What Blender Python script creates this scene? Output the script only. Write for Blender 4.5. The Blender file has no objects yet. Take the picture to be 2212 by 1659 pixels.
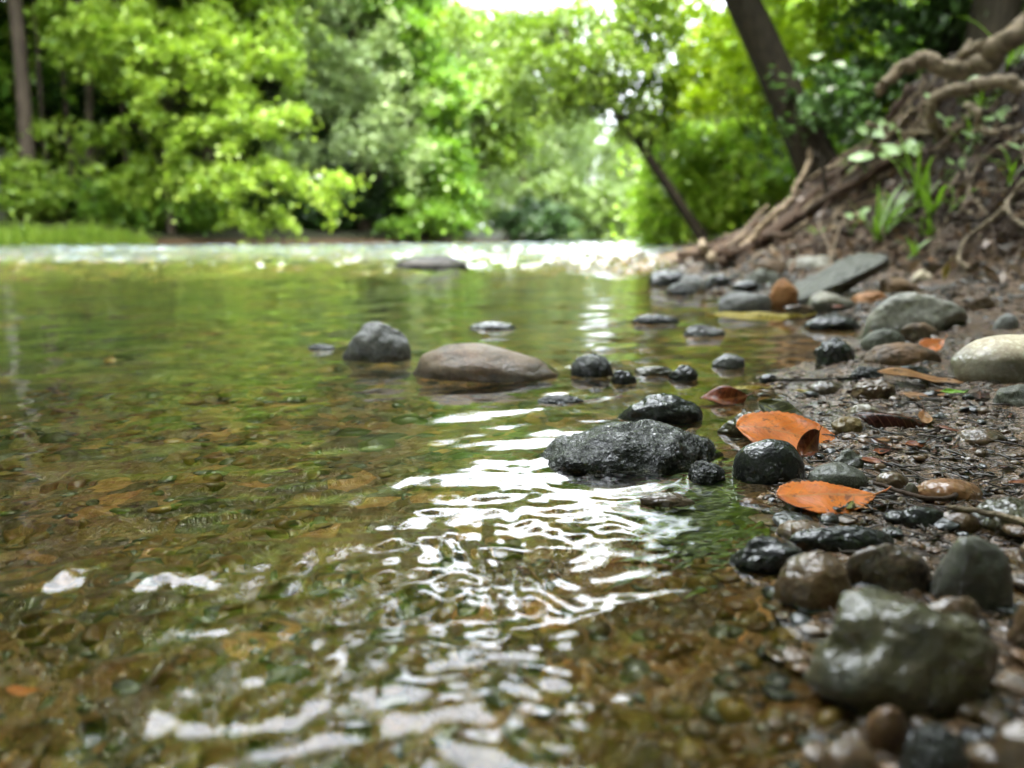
import bpy, bmesh, math, random
import numpy as np
from mathutils import Vector, Matrix, Euler
C = bpy.context.scene
COL = C.collection
rad = math.radians
# ------------------------------------------------------------------ camera, world, sun, exposure
F = 1661.0; HOR = 512.0; CU = 1106.0; CV = 829.5; CAMH = 0.15      # photo measured at 2212 x 1659
PITCH = math.atan((CV-HOR)/F)
cd = bpy.data.cameras.new('camera'); cam = bpy.data.objects.new('camera', cd); COL.objects.link(cam); C.camera = cam
cam.location = (0, 0, CAMH); cam.rotation_euler = (math.pi/2-PITCH, 0, 0)
cd.sensor_width = 36; cd.lens = 36*F/2212; cd.clip_start = 0.01; cd.clip_end = 2000
cd.dof.use_dof = True; cd.dof.focus_distance = 0.50; cd.dof.aperture_fstop = 5.6; cd.dof.aperture_blades = 0
SUN_EL, SUN_AZ = 60, -150     # azimuth from +Y towards +X
w = bpy.data.worlds.new('World'); C.world = w; w.use_nodes = True
nt = w.node_tree; nt.nodes.clear()
wo = nt.nodes.new('ShaderNodeOutputWorld'); bg = nt.nodes.new('ShaderNodeBackground')
sky = nt.nodes.new('ShaderNodeTexSky'); sky.sky_type = 'NISHITA'; sky.sun_disc = False
sky.sun_elevation = rad(SUN_EL); sky.sun_rotation = rad(SUN_AZ); sky.air_density = 1.5; sky.dust_density = 3
tc = nt.nodes.new('ShaderNodeTexCoord'); nz = nt.nodes.new('ShaderNodeTexNoise'); nz.inputs['Scale'].default_value = 3.2; nz.inputs['Detail'].default_value = 5
rp = nt.nodes.new('ShaderNodeValToRGB'); rp.color_ramp.elements[0].position = .3; rp.color_ramp.elements[1].position = .72
rp.color_ramp.elements[0].color = (4.2, 4.9, 5.9, 1); rp.color_ramp.elements[1].color = (18, 18.4, 19, 1)
mx = nt.nodes.new('ShaderNodeMixRGB'); mx.inputs[0].default_value = .88
nt.links.new(tc.outputs['Generated'], nz.inputs['Vector']); nt.links.new(nz.outputs['Fac'], rp.inputs[0])
nt.links.new(sky.outputs[0], mx.inputs[1]); nt.links.new(rp.outputs[0], mx.inputs[2]); sx = nt.nodes.new('ShaderNodeSeparateXYZ'); nt.links.new(tc.outputs['Generated'], sx.inputs[0])     # overcast sky: zenith brighter than horizon
ov = nt.nodes.new('ShaderNodeMath'); ov.operation = 'MULTIPLY_ADD'; ov.use_clamp = False; ov.inputs[1].default_value = 1.0; ov.inputs[2].default_value = .38; nt.links.new(sx.outputs[2], ov.inputs[0])
om = nt.nodes.new('ShaderNodeMixRGB'); om.blend_type = 'MULTIPLY'; om.inputs[0].default_value = 1; nt.links.new(mx.outputs[0], om.inputs[1]); nt.links.new(ov.outputs[0], om.inputs[2]); nt.links.new(om.outputs[0], bg.inputs[0])
bg.inputs[1].default_value = 0.15; nt.links.new(bg.outputs[0], wo.inputs[0])
sd = bpy.data.lights.new('sun', 'SUN'); sun = bpy.data.objects.new('sun', sd); COL.objects.link(sun)
sd.energy = 3.2; sd.angle = rad(12); sd.color = (1, .95, .86)
_sv = Vector((math.sin(rad(SUN_AZ))*math.cos(rad(SUN_EL)), math.cos(rad(SUN_AZ))*math.cos(rad(SUN_EL)), math.sin(rad(SUN_EL))))
sun.rotation_euler = _sv.to_track_quat('Z', 'Y').to_euler()
C.view_settings.view_transform = 'Standard'; C.view_settings.look = 'None'; C.view_settings.gamma = 1
C.view_settings.exposure = 3.3
cy = C.cycles
cy.max_bounces = 10; cy.diffuse_bounces = 4; cy.glossy_bounces = 4; cy.transmission_bounces = 8; cy.transparent_max_bounces = 8
cy.caustics_reflective = True; cy.caustics_refractive = True; cy.sample_clamp_indirect = 6; cy.blur_glossy = 0.3
cy.use_denoising = True
# ------------------------------------------------------------------ numeric helpers
rng = np.random.default_rng(7); random.seed(7)
_perm = np.random.default_rng(3).permutation(4096).astype(np.int64); _perm = np.concatenate([_perm, _perm, _perm])
_g = np.random.default_rng(4).normal(size=(4096, 3)); _g /= np.linalg.norm(_g, axis=1)[:, None]
def perlin(p):
    p = np.asarray(p, float); i = np.floor(p).astype(np.int64); f = p-i; u = f*f*f*(f*(f*6-15)+10); i &= 4095
    def gr(dx, dy, dz):
        h = _perm[(_perm[(_perm[(i[:, 0]+dx) & 4095]+i[:, 1]+dy) & 4095]+i[:, 2]+dz) & 4095]
        g = _g[h]; return g[:, 0]*(f[:, 0]-dx)+g[:, 1]*(f[:, 1]-dy)+g[:, 2]*(f[:, 2]-dz)
    l = lambda a, b, t: a+(b-a)*t
    x0 = l(l(gr(0,0,0), gr(1,0,0), u[:,0]), l(gr(0,1,0), gr(1,1,0), u[:,0]), u[:,1])
    x1 = l(l(gr(0,0,1), gr(1,0,1), u[:,0]), l(gr(0,1,1), gr(1,1,1), u[:,0]), u[:,1])
    return l(x0, x1, u[:,2])
def noise2(x, y, s, seed=0, oct=1):
    o = 0; a = 1
    for k in range(oct):
        o = o+a*perlin(np.stack([x*s+seed*7.3, y*s+seed*3.1, np.full_like(x, seed*1.7+k*5.2+.5)], 1)); s = s*2.03; a *= .5
    return o
def sstep(a, b, x):
    t = np.clip((x-a)/(b-a), 0, 1); return t*t*(3-2*t)
def ray(u, v):
    d = np.array([(u-CU)/F, 1.0, 0.0]); c, s = math.cos(PITCH), math.sin(PITCH)
    yy = (CV-v)/F
    return np.array([d[0], c+yy*s, -s+yy*c])                        # world direction
def at(u, v, y):
    d = ray(u, v); return np.array([0, 0, CAMH])+d*(y/d[1])
def atz(u, v, z=0.0):
    d = ray(u, v); return np.array([0, 0, CAMH])+d*((z-CAMH)/d[2])
# ------------------------------------------------------------------ terrain height
SH = [(.09,.05),(.105,.2),(.135,.3),(.155,.43),(.2,.6),(.28,.84),(.47,1.1),(.60,1.42),(.60,2.0),(.60,2.6),(.64,3.4)]
cp = []
for x, y in SH:
    cp += [(x, y, 0), (x-.1, y, -.028), (x-.3, y, -.065), (x-1.0, y, -.16), (x-2.6, y, -.3), (x-5.5, y, -.38)]
cp += [(x, y, -.03) for x, y in [(.0,-.4),(.1,-1.2)]]+[(x, y, -.3) for x, y in [(-2,-1),(-5,-2),(-2,-4),(-4,5),(-1.5,5),(-6,1)]]+[(-.3,4.6,-.2),(.3,5,-.15)]
cp += [(.19,.15,.003),(.22,.3,-.001),(.26,.43,.005),(.33,.6,.014),(.45,.84,.018),(.4,.3,.03),(.5,.5,.045),(.6,.75,.04),(.72,1.0,.045),(.85,1.2,.05),
       (.62,1.12,.02),(.75,1.42,.035),(.78,1.7,.03),(.75,2.0,.03),(.73,2.5,.03),(.5,0,.09),(1,0,.3),(1,-1,.4),(.5,-1,.15),(1.2,.5,.22),(1.4,1.0,.2),(2,.6,.5)]
for u, v, y in [(2212,640,1.45),(2100,612,1.9),(2212,560,1.65),(2212,480,1.9),(2212,350,2.1),(2212,200,2.3),(2212,150,2.5),(2100,215,2.65),(2100,300,2.45),(2100,430,2.2),(2100,540,2.0),(2000,520,2.3),(2000,400,2.6),(2000,300,2.8),
                (1955,225,3.0),(1885,310,3.2),(1840,385,3.4),(1900,420,2.95),(1850,560,2.5),(1850,470,2.9),(1710,460,3.7),(1720,520,3.3),(1650,545,3.2),(1600,505,3.9),(1500,570,3.6),(1540,535,4.2),(1450,560,4.3)]:
    cp.append(tuple(at(u, v, y)))
cp += [(2.7,3.5,.72),(2.0,4.5,.5),(1.6,5.2,.35),(3.6,2,.9),(2.0,2.9,.68),(3,1,.9),(2.2,3.9,.6),(4,5,.9),(1.0,5,.1),(1.9,3.7,.66),(1.75,4.1,.5)]
cp = np.array(cp)
def _U(r2): return np.where(r2 > 1e-12, r2*np.log(r2+1e-12), 0)
_n = len(cp); _K = _U(((cp[:, None, :2]-cp[None, :, :2])**2).sum(-1))+np.eye(_n)*1e-4
_Pm = np.concatenate([np.ones((_n, 1)), cp[:, :2]], 1)
_A = np.zeros((_n+3, _n+3)); _A[:_n, :_n] = _K; _A[:_n, _n:] = _Pm; _A[_n:, :_n] = _Pm.T
_w = np.linalg.solve(_A, np.concatenate([cp[:, 2], np.zeros(3)]))
def tps(x, y):
    o = _w[_n]+_w[_n+1]*x+_w[_n+2]*y
    for k in range(_n): o = o+_w[k]*_U((x-cp[k, 0])**2+(y-cp[k, 1])**2)
    return o
LB = np.array([(-60,-12),(0,-12.5),(9,-12),(12,-10.5),(14,-7),(16,-3.6),(18.5,-1.2),(22,0.2),(32,2.4),(60,5),(200,22)], float)
RB = np.array([(-60,2),(-4,.6),(0,.2),(3.4,.64),(5,1.3),(8,2.3),(13,3.1),(20,4.8),(35,7.2),(60,11),(200,34)], float)
def farH(x, y):
    dl = np.interp(y, LB[:, 0], LB[:, 1])-x; dr = x-np.interp(y, RB[:, 0], RB[:, 1])
    b = np.maximum(dl, dr)
    h = -.4+.4*sstep(-3, 0, b)+.45*sstep(0, 1.0, b)*np.where(dr > 0, 1, .55)+.5*sstep(.8, 4, b)*np.where(dr > 0, 1, .3)+np.clip(b-3, 0, 60)*.06
    return h
def H0(x, y):
    x = np.atleast_1d(np.asarray(x, float)); y = np.atleast_1d(np.asarray(y, float))
    r = np.hypot(x, y-.8); k = sstep(3.4, 5.2, r); o = farH(x, y); m = r < 5.2
    if m.any():
        o = o.copy(); o[m] = o[m]*k[m]+tps(x[m], y[m])*(1-k[m])
    return o
def H(x, y):
    x = np.atleast_1d(np.asarray(x, float)); y = np.atleast_1d(np.asarray(y, float)); h = H0(x, y)
    sl = sstep(.06, .3, h); far = sstep(4, 8, np.hypot(x, y)); dp = sstep(.0, .12, -h)
    h = h+(.0055+.05*sl+.012*dp)*noise2(x, y, 9, 1, 3)+(.0045+.032*sl+.003*dp)*noise2(x, y, 38, 2, 2)*(1-far)+.16*far*noise2(x, y, .8, 3, 3)*(h > -.1)
    n = (1-far)*(h < .3); q = np.hypot(x, y) < 1.6
    if q.any(): h[q] += (n[q]*.003)*noise2(x[q], y[q], 110, 5, 2)
    return h
def hit(u, v, water=True):
    d = ray(u, v); t = np.geomspace(.12, 40, 900); X = d[0]*t; Y = d[1]*t; Z = CAMH+d[2]*t
    hh = H(X, Y)
    if water: hh = np.maximum(hh, 0)
    k = np.argmax(Z < hh)
    if Z[k] >= hh[k] or k == 0: return None
    a = (Z[k-1]-hh[k-1])/((Z[k-1]-hh[k-1])-(Z[k]-hh[k])); tt = t[k-1]+(t[k]-t[k-1])*a
    return np.array([0, 0, CAMH])+d*tt
# ------------------------------------------------------------------ object helpers
def link(o): COL.objects.link(o); return o
def mesh_np(name, V, Fc, mat=None, parent=None, smooth=True):
    V = np.asarray(V, np.float32); Fc = np.asarray(Fc, np.int32); k = Fc.shape[1]
    m = bpy.data.meshes.new(name); m.vertices.add(len(V)); m.vertices.foreach_set('co', V.ravel())
    m.loops.add(Fc.size); m.loops.foreach_set('vertex_index', Fc.ravel()); m.polygons.add(len(Fc))
    m.polygons.foreach_set('loop_start', np.arange(0, Fc.size, k, dtype=np.int32)); m.polygons.foreach_set('loop_total', np.full(len(Fc), k, np.int32))
    m.polygons.foreach_set('use_smooth', np.full(len(Fc), smooth)); m.update(calc_edges=True)
    if mat: m.materials.append(mat)
    o = link(bpy.data.objects.new(name, m))
    if parent: o.parent = parent
    return o
def tag(o, label=None, cat=None, group=None, kind=None):
    for k, v in (('label', label), ('category', cat), ('group', group), ('kind', kind)):
        if v: o[k] = v
    return o
def empty(name, loc, label, cat, group=None):
    o = link(bpy.data.objects.new(name, None)); o.location = loc; o.empty_display_size = .05; return tag(o, label, cat, group)
class MB:
    def __init__(s): s.v = []; s.f = []; s.n = 0
    def add(s, V, Fc):
        Fc = np.asarray(Fc)
        if Fc.shape[1] == 3: Fc = np.concatenate([Fc, Fc[:, 2:3]], 1)
        s.v.append(np.asarray(V, float)); s.f.append(Fc+s.n); s.n += len(V)
    def tube(s, P, R, n=8, rough=0, seed=0):
        P = np.asarray(P, float); R = np.broadcast_to(np.asarray(R, float), (len(P),)).copy()
        T = np.gradient(P, axis=0); T /= np.linalg.norm(T, axis=1)[:, None]+1e-9
        up = np.array([.3, .2, 1.]); A = np.cross(T, up); A /= np.linalg.norm(A, axis=1)[:, None]+1e-9; B = np.cross(T, A)
        a = np.linspace(0, 2*math.pi, n, endpoint=False)
        V = P[:, None]+R[:, None, None]*(np.cos(a)[None, :, None]*A[:, None]+np.sin(a)[None, :, None]*B[:, None])
        V = V.reshape(-1, 3)
        if rough:
            q = V/ max(R.max(), 1e-4); nn = perlin(q*.9+seed)+.5*perlin(q*2.3+seed+9)
            V = V+(V-np.repeat(P, n, 0))*(rough*nn)[:, None]
        m = len(P); i = np.arange(m-1)[:, None]*n; j = np.arange(n)[None]; jn = (j+1) % n
        Q = np.stack([i+j, i+jn, i+n+jn, i+n+j], -1).reshape(-1, 4)
        V = np.concatenate([V, P[:1], P[-1:]]); e0, e1 = m*n, m*n+1
        jj = np.arange(n); c0 = np.stack([np.full(n, e0), (jj+1) % n, jj, jj], 1); c1 = np.stack([np.full(n, e1), (m-1)*n+jj, (m-1)*n+(jj+1) % n, (m-1)*n+(jj+1) % n], 1)
        s.add(V, np.concatenate([Q, c0, c1]))
    def build(s, name, mat, parent=None, smooth=True, origin=None):
        V = np.concatenate(s.v); Fc = np.concatenate(s.f)
        if origin is not None: V = V-np.asarray(origin)
        # split quads / degenerate quads
        m = bpy.data.meshes.new(name); tri = Fc[:, 2] == Fc[:, 3]
        lt = np.where(tri, 3, 4).astype(np.int32); ls = np.concatenate([[0], np.cumsum(lt)[:-1]]).astype(np.int32)
        keep = np.ones(Fc.shape, bool); keep[tri, 3] = False; li = Fc[keep].astype(np.int32)
        m.vertices.add(len(V)); m.vertices.foreach_set('co', V.astype(np.float32).ravel())
        m.loops.add(len(li)); m.loops.foreach_set('vertex_index', li); m.polygons.add(len(Fc))
        m.polygons.foreach_set('loop_start', ls); m.polygons.foreach_set('loop_total', lt); m.polygons.foreach_set('use_smooth', np.full(len(Fc), smooth))
        m.update(calc_edges=True); m.materials.append(mat)
        o = link(bpy.data.objects.new(name, m))
        if origin is not None: o.location = origin
        if parent: o.parent = parent; 
        return o
def smoothline(P, k=8):
    P = np.asarray(P, float); n = len(P)
    if n < 3:
        t = np.linspace(0, 1, k+1)[:, None]; return P[0]*(1-t)+P[-1]*t
    Q = np.concatenate([[2*P[0]-P[1]], P, [2*P[-1]-P[-2]]]); out = []
    for i in range(1, n):
        a, b, c, d = Q[i-1], Q[i], Q[i+1], Q[i+2]
        for t in np.linspace(0, 1, k, endpoint=False):
            out.append(.5*((2*b)+(-a+c)*t+(2*a-5*b+4*c-d)*t*t+(-a+3*b-3*c+d)*t**3))
    out.append(P[-1]); return np.array(out)
# ------------------------------------------------------------------ materials
def nodes(name):
    m = bpy.data.materials.new(name); m.use_nodes = True; t = m.node_tree; b = t.nodes['Principled BSDF']; return m, t, b
def N(t, kind, **kw):
    n = t.nodes.new(kind)
    for k, v in kw.items():
        if k in n.inputs: n.inputs[k].default_value = v
        else: setattr(n, k, v)
    return n
def L(t, a, b): t.links.new(a, b)
def ramp(t, fac, stops):
    r = t.nodes.new('ShaderNodeValToRGB'); e = r.color_ramp.elements
    while len(e) < len(stops): e.new(.5)
    for el, (p, c) in zip(e, stops): el.position = p; el.color = (*c, 1) if len(c) == 3 else c
    L(t, fac, r.inputs[0]); return r.outputs[0]
def mixc(t, fac, a, b, bt='MIX'):
    n = t.nodes.new('ShaderNodeMixRGB'); n.blend_type = bt
    for s, x in ((0, fac), (1, a), (2, b)):
        if hasattr(x, 'is_output'): L(t, x, n.inputs[s])
        else: n.inputs[s].default_value = x if s == 0 else (*x, 1)
    return n.outputs[0]
def math_(t, op, a, b=0, c=0, clamp=False):
    n = t.nodes.new('ShaderNodeMath'); n.operation = op; n.use_clamp = clamp
    for s, x in ((0, a), (1, b), (2, c)):
        if hasattr(x, 'is_output'): L(t, x, n.inputs[s])
        else: n.inputs[s].default_value = x
    return n.outputs[0]
def pos(t): return t.nodes.new('ShaderNodeNewGeometry').outputs['Position']
def noise(t, vec, sc, det=4, rough=.55):
    n = N(t, 'ShaderNodeTexNoise', Scale=sc, Detail=det, Roughness=rough); L(t, vec, n.inputs['Vector']); return n.outputs['Fac']
def zof(t, p):
    s = t.nodes.new('ShaderNodeSeparateXYZ'); L(t, p, s.inputs[0]); return s.outputs
def bump(t, b, h, dist, strength=1.0, prev=None):
    n = N(t, 'ShaderNodeBump', Distance=dist, Strength=strength); L(t, h, n.inputs['Height'])
    if prev: L(t, prev, n.inputs['Normal'])
    L(t, n.outputs[0], b.inputs['Normal']); return n.outputs[0]
def rock_mat(name, c1, c2, c3=None, sc=30, rough=(.15, .5), wetline=None, speck=.5, bd=.0012, wetdark=.35, spec_sc=None, moss=None, k=1.0, film=.0025, fs=140, coat=1.0):
    """stone: mottled colour, fine speckle, darker and glossier below the wet line (world height)"""
    c1, c2, c3, moss = [tuple(q*k for q in c_) if c_ else None for c_ in (c1, c2, c3, moss)]; rough = (rough[0]*.6, rough[1])
    m, t, b = nodes(name); p = pos(t)
    n1 = noise(t, p, sc, 5); n2 = noise(t, p, sc*.35, 3); n3 = noise(t, p, sc*9 if not spec_sc else spec_sc, 3, .7)
    col = ramp(t, n1, [(.33, c1), (.62, c2)])
    if c3: col = mixc(t, math_(t, 'MULTIPLY_ADD', n2, 5, -2.5, True), col, c3)
    col = mixc(t, math_(t, 'MULTIPLY', math_(t, 'MULTIPLY_ADD', n3, 4, -2, True), speck), col, tuple(min(1, x*2.4+.05) for x in c2))
    col = mixc(t, math_(t, 'MULTIPLY', math_(t, 'MULTIPLY_ADD', n3, -6, 2.6, True), speck), col, tuple(x*.3 for x in c1))
    if moss:
        g = t.nodes.new('ShaderNodeNewGeometry'); nzz = zof(t, g.outputs['Normal'])[2]
        f = math_(t, 'MULTIPLY', math_(t, 'MULTIPLY_ADD', n2, 6, -2.6, True), math_(t, 'MULTIPLY_ADD', nzz, 1.3, .1, True))
        col = mixc(t, math_(t, 'MULTIPLY', f, .85), col, moss)
    if wetline is None: wet = None; b.inputs['Roughness'].default_value = rough[0]
    else:
        z = zof(t, p)[2]; z = math_(t, 'ADD', z, math_(t, 'MULTIPLY_ADD', n2, .03, -.015))
        wet = math_(t, 'MULTIPLY_ADD', z, -70, wetline*70+.5, True)
        col = mixc(t, wet, col, mixc(t, 1-wetdark, col, (.0, .0, .0), 'MIX') if False else mixc(t, 1.0, col, (wetdark,)*3, 'MULTIPLY'))
        pass
    L(t, col, b.inputs['Base Color'])
    h = math_(t, 'ADD', math_(t, 'MULTIPLY', n1, .8), math_(t, 'MULTIPLY', n3, .12)); bump(t, b, h, bd*3)
    nf = noise(t, p, fs, 2); fb = N(t, 'ShaderNodeBump', Distance=film, Strength=1.0); L(t, math_(t, 'ADD', nf, math_(t, 'MULTIPLY', n1, 1.2)), fb.inputs['Height']); L(t, fb.outputs[0], b.inputs['Coat Normal'])
    if wet is None: b.inputs['Coat Weight'].default_value = coat
    else: L(t, wet, b.inputs['Coat Weight'])
    b.inputs['Coat Roughness'].default_value = .04; b.inputs['Coat IOR'].default_value = 1.36; b.inputs['Specular IOR Level'].default_value = .18
    b.inputs['Roughness'].default_value = .5
    return m
M = {}
M['black'] = rock_mat('wet_black_stone', (.010, .011, .010), (.024, .026, .022), None, 60, (.12, .3), None, .35, .0012, k=.18)
M['blackr'] = rock_mat('wet_black_rough_stone', (.008, .009, .007), (.028, .030, .022), None, 90, (.14, .3), None, .5, .002, moss=(.028, .040, .012), k=.16, film=.004, fs=420, coat=.8)
M['matte_dark'] = rock_mat('dull_dark_stone', (.012, .013, .011), (.03, .03, .026), None, 60, (.5, .6), -1., k=.4)
M['boulder'] = rock_mat('brown_banded_stone', (.040, .034, .029), (.15, .085, .042), (.19, .155, .12), 34, (.16, .4), .014, .3, .0016, .45, k=1.0)
M['grey'] = rock_mat('grey_speckled_stone', (.07, .07, .066), (.17, .168, .16), None, 55, (.2, .42), .010, .8, .002, .5, k=.9)
M['drygrey'] = rock_mat('dry_grey_stone', (.12, .115, .095), (.27, .26, .22), (.19, .17, .12), 14, (.2, .6), .03, .4, .0012, .35, k=.85)
M['tan'] = rock_mat('pale_tan_stone', (.28, .22, .15), (.50, .42, .30), (.36, .28, .18), 22, (.15, .65), .045, .5, .0012, .28, k=1.0)
M['brown'] = rock_mat('wet_brown_stone', (.045, .026, .013), (.12, .07, .03), (.06, .045, .03), 30, (.14, .35), .03, .4, .0012, .6, k=.95)
M['orange'] = rock_mat('orange_stone', (.22, .09, .03), (.38, .18, .07), None, 25, (.16, .4), .015, .3, .001, .6, k=.7)
M['olive'] = rock_mat('olive_mossy_stone', (.035, .034, .024), (.10, .078, .036), (.11, .062, .022), 55, (.2, .34), None, .35, .003, moss=(.058, .058, .016), k=.55)
M['greygreen'] = rock_mat('grey_green_pebble', (.055, .06, .045), (.15, .15, .115), None, 120, (.15, .35), .012, .8, .0007, .6, k=.5)
M['ochre'] = rock_mat('ochre_pebble', (.2, .12, .03), (.38, .26, .09), None, 60, (.15, .35), .01, .3, .0008, .7, k=.36)
M['pebA'] = rock_mat('brown_wet_pebble', (.035, .02, .010), (.11, .062, .026), None, 90, (.1, .3), None, .3, .0006, k=.75)
M['pebB'] = rock_mat('dark_wet_pebble', (.012, .013, .013), (.04, .042, .04), None, 90, (.1, .3), None, .3, .0006, k=.36)
M['pebC'] = rock_mat('rusty_wet_pebble', (.07, .034, .014), (.16, .08, .032), None, 90, (.12, .3), None, .3, .0006, k=.6)
M['pebD'] = rock_mat('pale_wet_pebble', (.13, .11, .085), (.28, .25, .19), None, 90, (.15, .4), None, .3, .0006, k=.36)

def ground_mat():
    m, t, b = nodes('mud_and_bed'); p = pos(t); z = zof(t, p)[2]; X = zof(t, p)[0]; Y = zof(t, p)[1]
    n1 = noise(t, p, 14, 6); n2 = noise(t, p, 70, 5, .65); n3 = noise(t, p, 260, 3, .7); n4 = noise(t, p, 4, 4)
    mud = ramp(t, n2, [(.3, (.012, .006, .0025)), (.48, (.062, .031, .011)), (.7, (.16, .082, .03))])
    soil = ramp(t, n2, [(.32, (.004, .0027, .002)), (.5, (.026, .0165, .011)), (.75, (.095, .063, .042))])
    damp = ramp(t, n2, [(.3, (.03, .017, .009)), (.5, (.10, .056, .028)), (.72, (.19, .115, .058))])
    v = N(t, 'ShaderNodeTexVoronoi', Scale=45); L(t, p, v.inputs['Vector'])
    vc = t.nodes.new('ShaderNodeSeparateColor'); L(t, v.outputs['Color'], vc.inputs[0])
    bed = ramp(t, vc.outputs[0], [(.0, (.035, .017, .005)), (.3, (.12, .058, .014)), (.55, (.18, .09, .024)), (.8, (.055, .027, .009)), (.95, (.30, .14, .036))])
    alg = ramp(t, n1, [(.3, (.010, .022, .002)), (.5, (.05, .09, .006)), (.72, (.20, .24, .03))])
    dp = math_(t, 'MULTIPLY_ADD', z, -14, -1.1, True)          # deeper than ~5 cm turns to algae
    aa = math_(t, 'MULTIPLY', dp, math_(t, 'MULTIPLY_ADD', n4, 3.4, -.95, True))
    bed = mixc(t, aa, bed, alg)
    c = mixc(t, math_(t, 'MULTIPLY_ADD', z, 160, .4, True), bed, mud)
    c = mixc(t, math_(t, 'MULTIPLY_ADD', z, 45, -1.3, True), c, damp)
    c = mixc(t, math_(t, 'MULTIPLY_ADD', z, 9, -.9, True), c, soil)
    forest = ramp(t, n1, [(.3, (.006, .006, .003)), (.6, (.025, .028, .009))])
    c = mixc(t, math_(t, 'MULTIPLY_ADD', Y, .5, -3.2, True), c, mixc(t, math_(t, 'MULTIPLY_ADD', z, 8, -.3, True), c, forest))
    L(t, c, b.inputs['Base Color'])
    r = math_(t, 'MULTIPLY_ADD', z, 14, math_(t, 'MULTIPLY_ADD', n1, .5, -.12), True)
    b.inputs['Roughness'].default_value = .7; b.inputs['Specular IOR Level'].default_value = .3
    L(t, math_(t, 'MULTIPLY_ADD', z, -18, math_(t, 'MULTIPLY_ADD', n1, 2.4, .1), True), b.inputs['Coat Weight']); b.inputs['Coat Roughness'].default_value = .06; b.inputs['Coat IOR'].default_value = 1.36
    fb = N(t, 'ShaderNodeBump', Distance=.006, Strength=1.0); L(t, noise(t, p, 110, 3, .6), fb.inputs['Height']); L(t, fb.outputs[0], b.inputs['Coat Normal'])
    bump(t, b, math_(t, 'ADD', n2, math_(t, 'MULTIPLY', n3, .5)), .012)
    return m
# ------------------------------------------------------------------ ground and water sheets (polar grids round the shore)
def polar(nth, nr, r0, r1, front=rad(47), share=.8):
    nf = int(nth*share); a = np.concatenate([np.linspace(-front, front, nf), np.linspace(front, 2*math.pi-front, nth-nf+2)[1:-1]])
    r = np.geomspace(r0, r1, nr); A, R = np.meshgrid(a, r); return R*np.sin(A), R*np.cos(A), nr, len(a)
def gridfaces(nr, na, wrap=True):
    i = np.arange(nr-1)[:, None]*na; j = np.arange(na)[None]; jn = (j+1) % na
    return np.stack([i+j, i+na+j, i+na+jn, i+jn], -1).reshape(-1, 4)[:, ::-1]
X, Y, nr, na = polar(760, 620, .04, 240)
x = X.ravel(); y = Y.ravel(); z = H(x, y)
V = np.stack([x, y, z], 1); Fc = gridfaces(nr, na)
V = np.concatenate([V, [[0, 0, float(H([0.], [0.])[0])]]]); j = np.arange(na); cap = np.stack([np.full(na, len(V)-1), (j+1) % na, j, j], 1)
g = mesh_np('ground', V, Fc, ground_mat()); tag(g, 'muddy gravelly shore, soil bank and river bed', None, None, 'structure')
del V, Fc

def wave(x, y):
    r = np.hypot(x, y); h = H0(x, y)
    shal = sstep(-.004, -.05, h)                        # calm in thin water near the shore
    # broad lazy ripples, crests roughly across the view, drifting down-left
    xr = x*.94+y*.34; yr = -x*.34+y*.94
    o = .0034*noise2(xr*.45, yr, 9, 11, 2)*(.25+.75*shal)
    o += .0013*noise2(xr*.5, yr, 26, 12, 2)*sstep(.2, .4, r)*(.25+.75*shal)
    o += .0042*sstep(1.2, 3, r)*noise2(xr*.6, yr, 3.4, 13, 2)
    far = sstep(2.6, 4.6, r)
    o += far*(.04*noise2(x*.7, y, 2.6, 14, 2)+.04*noise2(x*.8, y, 6.5, 15, 2)+.03*noise2(x*.8, y, 14, 16, 1))
    q = r < 8
    o[q] += (far*.0035)[q]*noise2(x[q], y[q], 24, 17, 1)
    # disturbed foreground patch: short crossing capillary waves
    p = r < 1.2
    if p.any():
        X_, Y_ = x[p], y[p]
        env = np.exp(-(((X_+.01)/.14)**2+((Y_-.33)/.11)**2))*1.1+np.exp(-(((X_+.02)/.22)**2+((Y_-.22)/.07)**2))*.9+np.exp(-(((X_+.19)/.055)**2+((Y_-.322)/.014)**2))*3.2+.05
        wx = X_+.02*noise2(X_, Y_, 16, 20, 2); wy = Y_+.025*noise2(X_, Y_, 16, 21, 2)
        k = 2*math.pi
        w_ = .00045*np.sin(k*(wx*.96+wy*.2)/.017)*np.exp(-((X_+.02)/.07)**2-((Y_-.33)/.06)**2)+.00018*np.sin(k*(wy*.98-wx*.16)/.021)+.0016*noise2(X_, Y_, 44, 22, 2)+.0022*noise2(X_, Y_, 19, 23, 1)
        for cx, cy_, lam, am, wd in [(.035,.37,.012,.0005,.05),(.10,.33,.011,.0005,.04),(.09,.255,.014,.0006,.05),(.0,.22,.015,.0006,.06),(.06,.52,.012,.0004,.05),(-.02,.45,.013,.0003,.05)]:
            d = np.hypot(wx-cx, (wy-cy_)*1.15); w_ = w_+am*.35*np.cos(k*d/lam)*np.exp(-(d/wd)**2)
        w_ = w_+.00062*noise2(wx*.8, wy, 85, 24, 2)
        o[p] += w_*env*(.3+.7*shal[p])+.00022*noise2(X_*.6+Y_*.2, Y_, 75, 29, 1)*sstep(.12, .3, r[p])*shal[p]
        for cx, cy_, rr in [(.06,.485,.05),(.17,.49,.03),(.0,.84,.10),(.135,.46,.02),(.21,.475,.02)]:      # rings where stones break the surface
            d = np.hypot(X_-cx, Y_-cy_)-rr; o[p] += .00008*np.cos(k*(d+.006*noise2(X_, Y_, 30, 40, 1))/.012)*np.exp(-(d/.022)**2)
    return o
X, Y, nr, na = polar(1150, 900, .1, 150, share=.86)
x = X.ravel(); y = Y.ravel(); V = np.stack([x, y, wave(x, y)], 1)
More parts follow.
